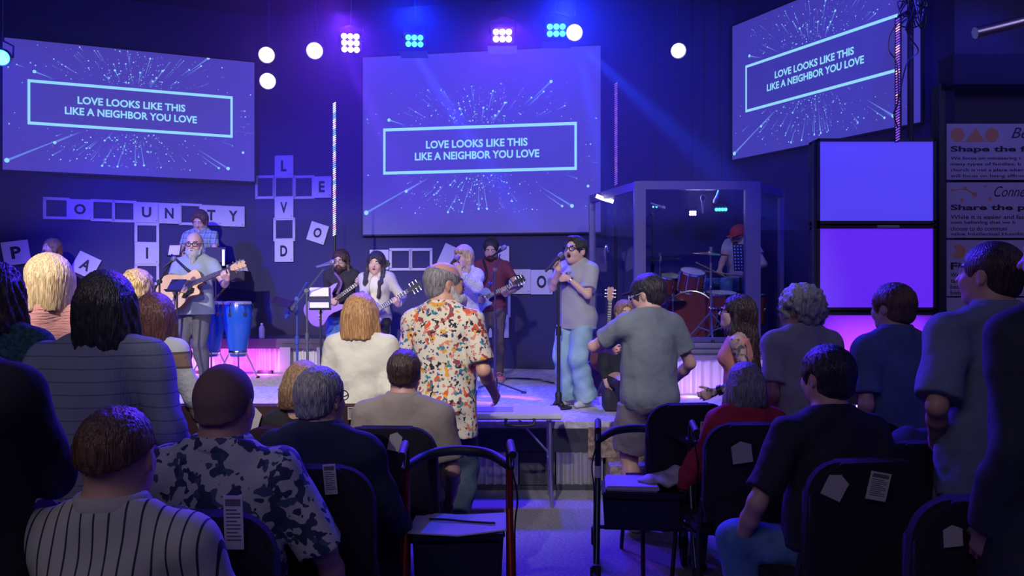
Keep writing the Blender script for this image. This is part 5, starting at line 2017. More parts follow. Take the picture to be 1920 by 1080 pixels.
MB().curve([at(322, 478, 8.62), at(345, 500, 8.46), at(372, 520, 8.50)], .012, 6, 5).build('strap', m_black, label='dark strap over the shoulder of the acoustic guitarist', cat='strap')

# keyboard player
person('man in plaid shirt looking down at the keyboard', 376, 10.42, 393, RZ, yaw=180, w=.98, hs=1.15, hp=-28,
       top=dict(m=mat('plaid_shirt', (.2, .3, .35), rough=.9, pattern=plaid((.22, .30, .36), (.06, .10, .16), (.6, .65, .7))), collar=True, fr=.3, hem=0),
       bottom=dict(m=BLK), shoes=SHOE_D, hair=dict(style='short', m=H_AUB, thick=1.6, quiff=True), skincol=(.55, .32, .27),
       armR=dict(o=(-.03, .20, -.17), hint=(.8, -.2, -.8), curl=30), armL=dict(o=(-.03, .20, -.17), hint=(.8, -.2, -.8), curl=30))

# bass player
D4 = 9.35
person('bearded long haired man in black playing bass', 640, D4, 467, STAGE_Z, yaw=172, w=1.08, g=1.1, hs=1.2, hp=-8, mouth=0,
       top=dict(m=cl('shirt_black', (.022, .020, .026)), fr=.55, hem=-.05, e=.02, collar=True), bottom=dict(m=JEANS, e=.015), shoes=SHOE_D,
       hair=dict(style='long', m=H_DBROWN, len=.20), beard=dict(m=H_DBROWN, len=.03), glasses=dict(m=GL),
       armR=dict(w=at(618, 566, 8.98), hint=(.9, -.1, -.8), dir=(.9, .0, -.4), n=(0, 1, 0), curl=50),
       armL=grip(at(668, 523, 9.02), (1, .05, .72), (.1, -.75, .7), -1, curl=58, hint=(.7, -.1, -1)), tattoo=-1, skincol=(.55, .34, .28), h=.008)
mbass = mat('bass_violet', (.28, .12, .55), rough=.25)
guitar('bass', at(611, 574, 9.03), (1, .05, .72), (-.1, -1, .1), 'violet electric bass with black pickups held low', sc=.95, mb=mbass)
MB().curve([at(628, 512, 9.25), at(640, 530, 9.17), at(632, 552, 9.10)], .016, 6, 5).build('strap', mat('strap_purple', (.18, .08, .25), rough=.8), label='purple strap across the chest of the bass player', cat='strap')

# woman with dark guitar
D5 = 8.6
person('smiling woman with long black hair in cream cardigan with guitar', 706, D5, 470, STAGE_Z, yaw=176, w=.92, hs=1.22, bust=.9, hp=-6, mouth=.2, hr=-4,
       top=dict(m=cl('cardigan_cream', (.50, .46, .38), bump=.4, bscale=120), fr=.97, hem=-.25, name='cardigan', open=True, under=mat('top_ivory', (.65, .62, .52), rough=.9), e=.022, fold=.006, flare=.02), bottom=dict(m=BLK), shoes=SHOE_D,
       hair=dict(style='long', m=H_BLACK, len=.34, front=1), skincol=(.58, .36, .24), lips=(.5, .14, .12),
       armR=dict(w=at(690, 580, 8.30), hint=(.9, -.1, -.8), dir=(.9, 0, -.3), n=(0, 1, 0), curl=45),
       armL=grip(at(738, 560, 8.30), (1, .02, .62), (.1, -.75, .7), -1, curl=58, hint=(.8, -.2, -1)), h=.0075)
guitar('electric', at(690, 592, 8.32), (1, .02, .62), (-.1, -1, .1), 'blue-violet lit guitar played by the woman in cream cardigan', sc=.98, mb=mat('guitar_dark_lit', (.10, .08, .45), rough=.25))  # dark guitar, blue-violet stage light put into its body colour

# woman in white sweater singing
D6 = 7.8
person('blond woman in fuzzy white sweater singing into a microphone', 870, D6, 458, STAGE_Z, yaw=150, w=.9, bust=.9, hs=1.16, mouth=.7, hp=4,
       top=dict(m=cl('sweater_white', (.70, .69, .74), bump=.9, bscale=90), fr=.95, hem=-.03, name='sweater', e=.026, se=1.7, fold=.007), bottom=dict(m=JEANS_L, e=.02, flare=.01), shoes=SHOE_D,
       hair=dict(style='long', m=H_BLOND, len=.27, bangs=True, front=1), skincol=(.60, .38, .30), lips=(.5, .12, .12),
       armR=grip(at(847, 494, 7.46), (.55, .35, .60), (-.5, -.1, .9), 1, hint=(.6, 0, -1)),
       armL=dict(w=at(862, 512, 7.42), hint=(.9, .0, -1), dir=(-.6, -.05, 1), n=(.3, .9, 0), curl=50), h=.0075)
microphone(at(847, 494, 7.46) + Vector((.55, .35, .60)).normalized() * .07, (.55, .35, .60), 'microphone held to the mouth of the woman in white', L=.16)

# maroon shirt guitarist
D7 = 9.3
person('dark haired man in maroon t-shirt playing electric guitar', 921, D7, 445, STAGE_Z, yaw=176, w=1.02, hs=1.15, hp=-24,
       top=dict(m=cl('tee_maroon', (.17, .030, .06)), fr=.28, hem=-.04, e=.018), bottom=dict(m=cl('trousers_taupe', (.11, .08, .09)), e=.014), shoes=mat('shoe_red', (.35, .08, .10), rough=.5),
       hair=dict(style='short', m=H_BLACK, thick=.7), beard=dict(m=H_DBROWN, len=.002), skincol=(.52, .32, .26),
       armR=dict(w=at(893, 562, 8.98), hint=(.9, -.1, -.8), dir=(.9, 0, -.1), n=(0, 1, 0), curl=50),
       armL=grip(at(942, 542, 9.02), (1, 0, .49), (.1, -.75, .7), -1, curl=58, hint=(.9, -.1, -1)), h=.008)
guitar('electric', at(903, 561, 9.02), (1, .0, .49), (-.05, -1, .1), 'pale blue electric guitar with dark headstock', sc=.82, mb=mat('guitar_blue', (.20, .28, .55), rough=.2))
MB().curve([at(906, 486, 9.24), at(912, 515, 9.12), at(895, 545, 9.1)], .014, 6, 5).build('strap', m_black, label='black strap on the maroon shirt guitarist', cat='strap')

# lead singer
D8 = 7.2
def tee_text(nt, tc, mp):
    return None
p8 = person('short haired woman in grey t-shirt and wide jeans singing', 1081, D8, 441, STAGE_Z, yaw=138, w=1.0, g=1.1, bust=.5, hs=1.25, mouth=1.5, hp=8, hy=4,
            top=dict(m=cl('tee_heather', (.36, .35, .38), bump=.25), fr=.40, hem=-.075, e=.030, fold=.006, se=1.5, flare=.012, neck=.012), bottom=dict(m=JEANS_L, e=.030, flare=.050, fold=.006), shoes=SHOE_W,
            hair=dict(style='short', m=H_BLACK, quiff=True), glasses=dict(m=GL, r=.0034), skincol=(.60, .37, .29),
            armR=grip(at(1039, 492, 6.92), (.66, .30, .68), (-.6, -.2, .9), 1, hint=(.5, .1, -1)),
            armL=grip(at(1047, 522, 7.05), (0, 0, 1), (-1, 0, .1), -1, hint=(.75, -.1, -1)), h=.007, stance=.065)
microphone(at(1039, 492, 6.92) + Vector((.66, .30, .68)).normalized() * .085, (.66, .30, .68), 'black microphone held by the lead singer in grey', L=.20)
q = MB()
fv, rv = p8['f'], p8['r']
cc = p8['PR'](0, .0, .21)
M = frame(cc + fv * (.063 * p8['H'] * 1.1 + .052), rv * -1, (0, 0, 1), fv)
for i, (t_, w_) in enumerate((('EDGE OF', .17), ('COMMUNITY', .22), ('CHURCH', .16))):
    pass
q.bm.free()
from mathutils.bvhtree import BVHTree
sh_ = [c for c in p8['o'].children if c.name.startswith('shirt')][0]
bv_ = BVHTree.FromPolygons([v.co + BASE[sh_] for v in sh_.data.vertices], [tuple(p.vertices) for p in sh_.data.polygons])
for i, (t_, w_) in enumerate((('OF', .05), ('UNITY', .13), ('CHURCH', .15))):
    vs, fs = text_geo(t_, bold=.02)
    q = MB()
    pts = []
    for a_, b_2 in vs:
        p_ = cc + fv * .4 - rv * (-.075 + a_ * w_ + (.06 if i == 0 else 0)) * -1 * -1 + Vector((0, 0, .05 - i * .045 + b_2 * .028))
        hit = bv_.ray_cast(p_, -fv)
        pts.append(q._v((hit[0] if hit[0] is not None else p_ - fv * .4) + fv * .003))
    for f_ in fs:
        try: q.bm.faces.new([pts[k_] for k_ in f_])
        except ValueError: pass
    q.build('shirt_print', mat('shirt_ink', (.05, .05, .08), rough=.9), sh_)
q = MB()
q.curve([p8['nb'] + rv * .05 + fv * .02, p8['nb'] + fv * .085 - Vector((0, 0, .06)) + rv * .03, p8['PR'](.01, .0, .24) + fv * .135, p8['PR'](0, 0, .18) + fv * .15], .004, 6, 5)
q.build('lanyard', m_black, p8['o'])
q = MB()
wv = p8['arms'][-1]
d_ = (wv[2] - wv[1]).normalized()
q.tube([wv[2] - d_ * .035, wv[2] - d_ * .022], .032, 14)
q.build('bracelet', m_chrome, p8['o'])

# drummer
person('drummer with red cap behind the glass', 1388, 9.3, 420, DRZ, yaw=125, seat=.55, H=1.70, hs=1.12, hp=-16, hy=10,
       top=dict(m=cl('tee_white', (.50, .50, .54)), fr=.28, e=.018), bottom=dict(m=JEANS), shoes=SHOE_D, cap=dict(m=cl('cap_red', (.55, .07, .05)), brim=1), glasses=dict(m=GL),
       beard=dict(m=H_DBROWN, len=.01), skincol=(.55, .34, .28),
       armR=grip(at(1353, 514, 8.97), (-1, -.2, .3), (-.2, -.6, -.6), 1, hint=(.8, -.1, -1)), armL=grip(at(1398, 519, 8.96), (-1, -.2, .1), (-.2, -.8, -.3), -1, hint=(.8, -.1, -1)), h=.009)
for a, b, lab in ((at(1356, 517, 8.97), at(1305, 492, 8.78), 'raised drumstick over the tom drum'), (at(1395, 518, 8.96), at(1318, 508, 8.75), 'lower drumstick pointing across the snare drum')):
    MB().tube([a + (a - b).normalized() * .08, b.lerp(a, .1), b], [.008, .006, .008], 8).build('drumstick', mat('stick_wood', (.55, .38, .22), rough=.5), label=lab, cat='drumstick', group='drumsticks')

b_ = at(1170, 700, 7.0)
q = MB().box((b_.x - .18, 6.85, STAGE_Z), (b_.x + .18, 7.15, STAGE_Z + .20), bev=.01)
q.build('low_box', m_dark, label='low dark box on the stage under the seated person', cat='box')
# ------------------------------------------------------------------ audience, standing
# far left: dark silhouette, arm bent
person('nearest person in black with folded arm at the far left edge', -105, 1.95, 470, 0, yaw=-8, w=1.1, g=1.15, legs=True, top=dict(m=BLK, fr=1.0, hem=-.05, e=.03, fold=.006), bottom=dict(m=BLK),
       shoes=SHOE_D, hair=dict(style='short', m=H_DBROWN), armR=dict(w=at(30, 845, 2.25), hint=(1.0, -.35, -.5), curl=40), armL=dict(o=(.05, .05, -.28)), h=.011)
person('woman with dark curly hair in green speckled sweater at left edge', -12, 3.35, 490, 0, yaw=5, w=1.0, g=1.05, hs=1.1,
       top=dict(m=mat('knit_green', (.010, .045, .05), rough=.95, col2=(.03, .10, .10), nscale=60, bump=.9, bscale=70), fr=.95, hem=-.05, e=.025), bottom=dict(m=BLK), shoes=SHOE_D,
       hair=dict(style='bob', m=H_DBROWN, thick=1.0, bottom=-.14, rough=2), h=.01)
person('blond woman in pink knit sweater facing left', 84, 4.4, 474, 0, yaw=22, w=.95, hs=1.08, hy=54, top=dict(m=mat('knit_pink', (.55, .25, .22), rough=.95, bump=1.0, bscale=38, stretch=(.6, .6, 2.6)), fr=.95, hem=-.04, name='sweater', e=.026),
       bottom=dict(m=BLK), shoes=SHOE_D, hair=dict(style='bob', m=H_BLOND, thick=1.0, bottom=-.15), skincol=(.60, .36, .32), h=.0085)
person('woman with dark rounded bob in pleated blue-grey blouse', 176, 3.0, 506, 0, yaw=4, w=1.06, g=1.22, hs=1.04, hy=0, hr=-2, side=3,
       top=dict(m=mat('blouse_bluegrey', (.20, .22, .30), rough=.9, bump=.35, bscale=24, stretch=(5, 5, 1), pattern=bands_z(None, 0, .045, [(.10, (.11, .12, .18)), (1, (.21, .23, .31))])), fr=.97, hem=-.13, name='blouse', e=.034, fold=.010, flare=.04, se=1.5, fv=.4),
       bottom=dict(m=JEANS_D), shoes=SHOE_D, hair=dict(style='bob', m=H_BLACK, thick=1.05, bottom=-.165), h=.0085, hem=None,
       armL=dict(o=(.05, .03, -.26)), armR=dict(o=(.07, .04, -.25)))
person('person with gold highlighted short hair in cream cardigan', 256, 5.1, 503, 0, yaw=-5, w=.98, g=1.1, hs=1.12, top=dict(m=cl('cardigan_pale', (.55, .55, .50), bump=.6), fr=.95, hem=-.05, name='cardigan', collar=True, cm=cl('collar_cream', (.60, .58, .50))),
       bottom=dict(m=BLK), shoes=SHOE_D, hair=dict(style='curly', m=H_HIGH, thick=.3, rough=.4), h=.0095)
person('woman with plum brown bob in striped knit top', 280, 4.35, 548, 0, yaw=-12, w=.95, g=1.12, hs=1.12, hy=12, side=2,
       top=dict(m=mat('knit_striped', (.3, .3, .3), rough=.95, bump=.5, bscale=60, pattern=bands_z(None, .18, .30, [(.30, (.42, .43, .44)), (.34, (.08, .06, .06)), (.56, (.22, .13, .10)), (.60, (.08, .06, .06)), (1, (.42, .43, .44))])), fr=.97, hem=-.03, name='sweater', e=.024,
                collar=True, cgap=False, cm=mat('rib_dark', (.06, .06, .08), pattern=stripes_x((.20, .20, .22), (.03, .03, .05), .012, .5))),
       bottom=dict(m=BLK), shoes=SHOE_D, hair=dict(style='bob', m=H_AUB, thick=1.0, bottom=-.125), h=.0085, armR=dict(o=(.10, .06, -.30)), armL=dict(o=(.05, .03, -.3)))
person('woman with strawberry blond bob in cream blouse', 676, 4.75, 549, 0, yaw=-4, w=.97, g=1.12, hs=1.12, hy=-8,
       top=dict(m=cl('blouse_cream', (.68, .66, .55)), fr=.95, hem=-.06, name='blouse', e=.028, fold=.007), bottom=dict(m=BLK), shoes=SHOE_D,
       hair=dict(style='bob', m=H_STRAW, thick=1.0, bottom=-.135), h=.0085)
hawaii = mat('print_shirt', (.7, .66, .55), rough=.85, bump=.12, bscale=40,
             pattern=blots((.66, .61, .48), [(.62, .10, .03), (.70, .33, .04), (.03, .22, .28), (.30, .05, .05), (.05, .10, .25), (.62, .22, .16), (.02, .015, .02)], 16, .625, 2))
person('bald bearded man in colourful printed shirt', 831, 4.8, 491, 0, yaw=-20, w=1.0, g=1.15, hs=1.14, hy=-44, fat=1.08,
       top=dict(m=hawaii, fr=.42, hem=-.115, collar=True, e=.030, fold=.005, se=1.6, flare=.02), bottom=dict(m=JEANS_D, e=.02), shoes=SHOE_D,
       hair=dict(style='fringe', m=H_GREY), beard=dict(m=H_WHITE, len=.09, thick=1.25), skincol=(.56, .30, .23), h=.0085,
       armR=dict(o=(.05, .10, -.25), hint=(.4, -1, -.2)), armL=dict(o=(.02, .12, -.26)))
person('person with tousled light brown hair seated low behind the man in grey', 1170, 7.0, 561, STAGE_Z, yaw=190, w=.95, H=1.5, seat=.22, hs=1.1, top=dict(m=BLK, fr=.9, hem=0), bottom=dict(m=BLK), shoes=SHOE_D, hair=dict(style='short', m=H_LBROWN, thick=1.3), h=.011)
pg = person('man in grey t-shirt and shorts with black visor', 1216, 5.3, 512, 0, yaw=14, w=.98, g=1.18, hs=1.12, hy=42, hp=-14, fat=1.05,
            top=dict(m=cl('tee_grey', (.155, .175, .20)), fr=.34, hem=-.05, e=.028, fold=.006, se=1.5), bottom=dict(m=cl('shorts_taupe', (.17, .14, .16)), fr=.44, name='shorts', e=.030, flare=.012, fold=.006), shoes=SHOE_W,
            hair=dict(style='short', m=H_BLACK, thick=1.3), cap=dict(m=BLK, brim=.8), glasses=dict(m=mat('glasses_pale', (.5, .5, .55), rough=.3)), skincol=(.56, .33, .26), h=.008, stance=.06,
            armL=dict(w=at(1142, 655, 5.62), hint=(1.1, .0, -.35), curl=50), armR=dict(o=(.06, .12, -.24), hint=(.6, -1, -.1)), tattoo=None)
pt = person('woman with glasses and tattooed arm in peach tank top', 1386, 5.4, 551, 0, yaw=66, w=.9, hs=1.12, hy=14, hp=12, bust=1,
            top=dict(m=cl('tank_peach', (.72, .27, .19)), fr=.0, hem=-.03, name='tank_top', e=.012, neck=-.045, ntilt=-.1), bottom=dict(m=JEANS_D), shoes=SHOE_D,
            hair=dict(style='long', m=H_DBROWN, len=.50, thick=1.1, rough=2.2, backout=.24), glasses=dict(m=GL, r=.0034), tattoo=-1, skincol=(.62, .37, .31), h=.0075,
            armL=dict(w=at(1340, 735, 5.22), hint=(.3, -.6, -.6), curl=30), lips=(.5, .15, .15))
e_, w_ = pt['arms'][-1][1], pt['arms'][-1][2]
d_ = (w_ - e_).normalized()
MB().tube([w_ - d_ * .05, w_ - d_ * .02], .034, 16).build('watch', m_blackg, pt['o'])
person('woman with curly silver hair in grey t-shirt', 1502, 4.4, 531, 0, yaw=12, w=1.0, g=1.12, hs=1.12, hy=34, top=dict(m=cl('tee_grey_plain', (.26, .26, .27)), fr=.38, hem=-.10, e=.024, fold=.008), bottom=dict(m=BLK), shoes=SHOE_D,
       hair=dict(style='curly', m=H_GREY, thick=.85), glasses=dict(m=GL), skincol=(.30, .16, .12), h=.0085)
hd_ = [o for o in COL.objects if o.get('label') == 'woman with curly silver hair in grey t-shirt'][0]
ec = at(1509, 681, 4.30)
MB(frame(ec, (1, 0, 0), (0, 0, 1), (0, -1, 0))).lathe([(0, -.002), (.011, -.002), (.011, .002), (0, .002)], seg=16).build('earring', m_chrome, hd_)
person('man in dark blue shirt silhouetted against the violet panel', 1677, 4.0, 529, 0, yaw=10, w=.94, g=1.05, hs=1.06, hy=22, top=dict(m=cl('shirt_blue', (.07, .10, .22)), fr=.40, hem=-.03, collar=True, e=.026, fold=.006, se=1.4), bottom=dict(m=cl('trousers_navy', (.04, .05, .10))), shoes=SHOE_D,
       hair=dict(style='short', m=H_BROWN, thick=1.2), skincol=(.50, .28, .24), h=.009)
person('tall man in pale blue-grey shirt looking left', 1862, 3.15, 453, 0, yaw=6, w=1.04, g=1.12, hs=1.08, hy=30, hp=4, top=dict(m=cl('shirt_slate', (.16, .18, .28)), fr=.45, hem=-.08, collar=True, e=.034, fold=.008, se=1.6, flare=.02), bottom=dict(m=cl('shorts_light', (.34, .32, .34)), e=.03), shoes=SHOE_D,
       hair=dict(style='buzz', m=H_DBROWN, thick=1.5), skincol=(.52, .28, .22), h=.009, armL=dict(w=at(1755, 828, 3.2), hint=(.6, -.8, .3), curl=50))
person('man in black coat standing nearest at the right edge', 2012, 2.3, 392, 0, yaw=10, w=1.08, g=1.2, hs=1.06, hy=30, top=dict(m=cl('coat_black', (.016, .018, .034), bump=.4), fr=1.0, hem=-.14, name='coat', e=.035, fold=.008, flare=.04), bottom=dict(m=BLK), shoes=SHOE_D,
       hair=dict(style='buzz', m=H_GREY), skincol=(.40, .22, .20), h=.01)

# ------------------------------------------------------------------ audience, seated
SEAT = .46
person('seated man in black and white striped shirt in the front', 214, 2.02, 761, 0, yaw=0, seat=SEAT, w=1.10, g=1.15, hs=1.13, fat=1.05,
       top=dict(m=mat('shirt_striped', (.5, .5, .5), rough=.85, bump=.1, bscale=30, pattern=stripes_x((.40, .39, .37), (.02, .02, .04), .034, .14)), fr=.45, collar=True, cgap=False, cm=cl('collar_striped', (.36, .35, .34)), e=.026, se=1.6, fold=.005), bottom=dict(m=JEANS_D), shoes=SHOE_D,
       hair=dict(style='short', m=H_BROWN, thick=.5, nape=.0), skincol=(.50, .28, .23), h=.008, armL=dict(o=(.06, .14, -.26)), armR=dict(o=(.06, .14, -.26)))
person('seated man in white shirt with navy leaf print', 418, 2.65, 684, 0, yaw=-4, seat=SEAT, w=1.06, g=1.18, hs=1.12, fat=1.12,
       top=dict(m=mat('shirt_leafprint', (.5, .5, .5), rough=.85, bump=.15, bscale=30, pattern=blots((.42, .42, .44), [(.03, .04, .10), (.05, .07, .16), (.02, .03, .08)], 17, .585, 7)), fr=.48, collar=True, cgap=False, e=.032, se=1.8, fold=.008), bottom=dict(m=JEANS_D), shoes=SHOE_D,
       hair=dict(style='buzz', m=mat('stubble', (.20, .12, .10), rough=.8, bump=.3, bscale=300), nape=-.03), skincol=(.48, .26, .22), h=.008, armR=dict(o=(.10, .10, -.27), hint=(.8, -1, 0)), armL=dict(o=(.06, .14, -.26)))
person('seated grey haired man in navy jacket', 598, 3.2, 686, 0, yaw=-8, seat=SEAT, w=1.12, g=1.15, hs=1.15, hy=-14, fat=1.05,
       top=dict(m=cl('jacket_navy', (.020, .024, .055)), fr=.98, name='jacket', e=.030, fold=.006, collar=True, cgap=False), bottom=dict(m=BLK), shoes=SHOE_D,
       hair=dict(style='short', m=H_GREY, thick=.6, nape=-.05), glasses=dict(m=GL), skincol=(.50, .28, .24), h=.0085, armR=dict(o=(.05, .18, -.24)))
person('seated child with straight brown hair in dark clothes', 568, 3.95, 676, 0, yaw=0, seat=SEAT, w=.9, hs=1.22, top=dict(m=BLK, fr=.9), bottom=dict(m=BLK), shoes=SHOE_D, hair=dict(style='bob', m=H_LBROWN, thick=.6, bottom=-.08), h=.009)
person('seated man in plain tan shirt with dark combed hair', 757, 4.02, 654, 0, yaw=-2, seat=SEAT, w=1.10, g=1.15, hs=1.05, fat=1.04,
       top=dict(m=cl('shirt_tan', (.24, .20, .18)), fr=.40, collar=True, cgap=False, e=.028, se=1.5, fold=.005), bottom=dict(m=BLK), shoes=SHOE_D, hair=dict(style='short', m=H_DBROWN, thick=.6, nape=-.035),
       skincol=(.48, .27, .23), h=.0085, armR=dict(o=(.03, .10, -.26)))
person('seated woman with silver bob in red sweater', 1398, 4.1, 678, 0, yaw=4, seat=SEAT, w=.95, g=1.08, hs=1.12, top=dict(m=cl('sweater_red', (.42, .02, .05)), fr=.97, name='sweater', collar=True, cgap=False, e=.024), bottom=dict(m=JEANS_D), shoes=SHOE_D,
       hair=dict(style='bob', m=H_GREY, thick=.75, bottom=-.10), h=.0085, armL=dict(o=(.10, .12, -.29), hint=(.9, -.6, 0)))
pj = person('seated dark haired person in black top and blue jeans', 1554, 3.30, 645, 0, yaw=8, seat=SEAT, w=.96, g=1.1, hs=1.02, hy=18, top=dict(m=cl('top_black', (.014, .013, .024)), fr=.42, collar=False, e=.026, se=1.4), bottom=None, shoes=SHOE_W,
            hair=dict(style='short', m=H_BLACK, thick=1.2), skincol=(.50, .28, .24), h=.0085, legs=False, armL=dict(o=(.10, .06, -.27), hint=(.6, -.9, 0)))
# his legs point well to the left, one knee out
q = Solid()
P_ = pj['P']
for hx, kx, ky, ax, ay in ((-.09, at(1385, 985, 3.32).x, 3.36, at(1420, 1200, 3.2).x, 3.28), (.09, at(1500, 985, 3.75).x, 3.85, at(1490, 1100, 3.8).x, 3.85)):
    hip = P_ + Vector((hx, .04, 0)); kn = Vector((kx, ky, .55)); an = Vector((ax, ay, .10))
    q.cone(hip, kn, .095, .078, k=.03); q.cone(kn, kn.lerp(an, .35), .072, .066, k=.03); q.cone(kn.lerp(an, .35), an, .066, .055, k=.03, cap=(0, 1))
q.ell(P_, (.19, .15, .12), None, k=.04)
q.bump(folds(.006, 4))
q.build('trousers', JEANS, h=.009, parent=pj['o'])

# ------------------------------------------------------------------ chairs
m_chair = mat('chair_fabric', (.045, .014, .022), rough=.95, bump=.4, bscale=220)
m_chairb = mat('chair_fabric_dark', (.012, .008, .020), rough=.95, bump=.4, bscale=220)
m_cframe = mat('chair_frame', (.06, .05, .05), rough=.35, metal=.6)
m_paper = mat('envelope_paper', (.42, .38, .38), rough=.85)
m_print = mat('card_print', (.10, .09, .11), rough=.8)
m_card = mat('card_white', (.50, .46, .42), rough=.8)


def make_chair(m, w=.47, top=.97):
    root = empty('chair', (0, 0, 0), None, 'chair', 'upholstered stacking chairs')
    out = []
    n = 7
    h0, h1 = .50, top
    W = w / 2
    out = [(-W * .92, h0), (W * .92, h0), (W, h0 + .10), (W, h1 - .14)]
    for i in range(n + 1):
        a = i / n * math.pi / 2
        out.append((W - .12 + .12 * math.cos(a), h1 - .13 + .12 * math.sin(a) + .01))
    for i in range(n + 1):
        a = math.pi / 2 + i / n * math.pi / 2
        out.append((-W + .12 + .12 * math.cos(a), h1 - .13 + .12 * math.sin(a) + .01))
    out.append((-W, h0 + .10))
    Mb = frame((0, -.235, 0), (1, 0, 0), (0, -.10, 1), (0, 1, .10))
    MB(Mb).prism(out, -.030, .030, bev=.016).build('backrest', m, root)
    MB().box((-W, -.21, .40), (W, .25, .465), bev=.022).build('seat', m, root)
    Mp = Mb
    MB(Mp).box((-W * .8, .44, -.050), (W * .8, .62, -.030), bev=.006).build('book_pocket', m_chairb, root)
    for s in (-1, 1):
        MB().tube([(s * (W - .02), .21, .40), (s * (W + .005), .23, .005)], .0125, 8).build('leg', m_cframe, root)
        MB().tube([(s * (W - .01), -.265, .60), (s * (W - .01), -.20, .40), (s * (W + .005), -.27, .005)], .0125, 8).build('leg', m_cframe, root)
    MB().tube([(-W + .01, -.19, .39), (-W + .01, .22, .39), (W - .01, .22, .39), (W - .01, -.19, .39)], .011, 8).build('seat_frame', m_cframe, root)
    return root


def place_chair(px, D, label, proto, rz=0, zs=1.0):
    c = place_chair.first.pop(proto, None)
    c = c or copy_tree(proto)
    x = (px - 960) / F_PX * D
    c.location = (x, D + .26, 0)
    c.rotation_euler = (0, 0, math.radians(rz))
    c.scale = (1, 1, 1)
    c['label'] = label
    return c


ch_a = make_chair(m_chair)
ch_b = make_chair(m_chairb)
place_chair.first = {ch_a: ch_a, ch_b: ch_b}
CH = [
    (140, 1.72, 'dark chair directly behind the striped shirt, cut by the bottom edge', ch_b, 0),
    (388, 2.33, 'dark chair of the man in leaf print shirt with a tall card', ch_b, -2),
    (112, 2.40, 'empty dark chair left of the striped shirt man', ch_b, 2),
    (600, 2.92, 'dark chair of the man in navy jacket with a pocket card', ch_b, -4),
    (735, 3.72, 'chair behind the man in tan shirt', ch_b, -3),
    (505, 4.42, 'maroon chair top showing against the bright stage floor', ch_a, 0),
    (548, 3.72, 'maroon chair behind the child with brown hair', ch_a, 0),
    (655, 4.42, 'maroon front row chair before the woman in cream blouse', ch_a, 0),
    (345, 4.42, 'maroon front row chair behind the striped knit top', ch_a, 0),
    (1396, 3.82, 'dark chair of the woman in red sweater', ch_b, 4),
    (1275, 4.45, 'empty dark chair right of the man in grey shorts', ch_b, 6),
    (1588, 3.02, 'dark chair of the person in blue jeans holding a card and envelope', ch_b, 8),
    (1590, 3.85, 'dark chair between the blue shirt and the curly hair', ch_b, 4),
    (1712, 3.38, 'chair with a dark jacket heaped on its back beside the tall man', ch_b, 6),
    (1790, 2.50, 'chair at lower right with one folded paper', ch_b, 8),
]
for c in CH:
    place_chair(*c)
CHB = [(x, d, rz) for x, d, _, _, rz in CH]


def chair_paper(px, py, D, w, h, label, rot=0, shape='env', m=None, rz=0):
    """paper tucked behind the pocket of the chair back standing at distance D"""
    z = zat(py, D)
    dd = D - .035 - .10 * (z - .5) + .0
    y_ = D + .26 - .235 - .10 * z - .058
    p = at(px, py, y_)
    M = frame(p, about(Vector((math.cos(math.radians(rz)), math.sin(math.radians(rz)), 0)), Vector((0, -1, 0)), -rot), about(Vector((0, -.10, 1)), Vector((0, -1, 0)), -rot), (0, -1, -.10))
    k = p.y / F_PX
    W, Hh = w * k / 2, h * k / 2
    if shape == 'env':
        o = MB(M).prism([(-W, -Hh), (W, -Hh), (W, Hh * .6), (0, Hh), (-W, Hh * .6)], -.002, .001).build('offering_envelope', m or m_paper, label=label, cat='envelope', group='envelopes tucked in chair backs')
    else:
        root = empty('program_card', p, label, 'card', 'printed cards tucked in chair backs')
        MB(M).prism([(-W, -Hh), (W, -Hh), (W, Hh), (-W, Hh)], -.002, .001).build('card_sheet', m or m_card, root)
        q = MB(M)
        q.box((-W * .8, Hh * .62, .001), (W * .8, Hh * .88, .0016))
        for i in range(9):
            y = Hh * (.45 - i * .14)
            q.box((-W * .75, y, .001), (W * (.75 if i % 3 else .4), y + Hh * .05, .0016))
        q.build('card_print', m_print, root)


chair_paper(438, 980, 2.33, 36, 104, 'tall printed card on the leaf print man chair', 0, 'card')
chair_paper(340, 968, 2.33, 42, 46, 'folded envelope beside the tall printed card', 28)
chair_paper(88, 960, 2.40, 44, 60, 'cream envelope on the empty chair at left', 12)
chair_paper(32, 922, 2.40, 20, 26, 'small card at the left edge of the empty chair', 0, 'card')
chair_paper(619, 899, 2.92, 24, 58, 'narrow printed card on the navy jacket chair', -4, 'card')
chair_paper(741, 828, 3.72, 24, 36, 'small envelope on the tan shirt chair', 12)
chair_paper(661, 775, 4.42, 18, 24, 'bright little card on the front row chair', 0, 'card')
chair_paper(473, 785, 4.42, 30, 44, 'cream envelope on the front maroon chair', 18)
chair_paper(1391, 848, 3.82, 38, 42, 'pale envelope on the red sweater chair', -8)
chair_paper(1452, 838, 3.82, 20, 58, 'narrow card on the red sweater chair', 8, 'card')
chair_paper(1325, 810, 4.45, 26, 38, 'small printed card on the empty dark chair', 4, 'card')
chair_paper(1567, 912, 3.02, 40, 48, 'tilted envelope on the blue jeans chair', 25)
chair_paper(1647, 912, 3.02, 38, 54, 'leaning printed card on the blue jeans chair', 10, 'card')
chair_paper(1787, 1005, 2.50, 36, 42, 'folded paper on the lower right chair', -6)

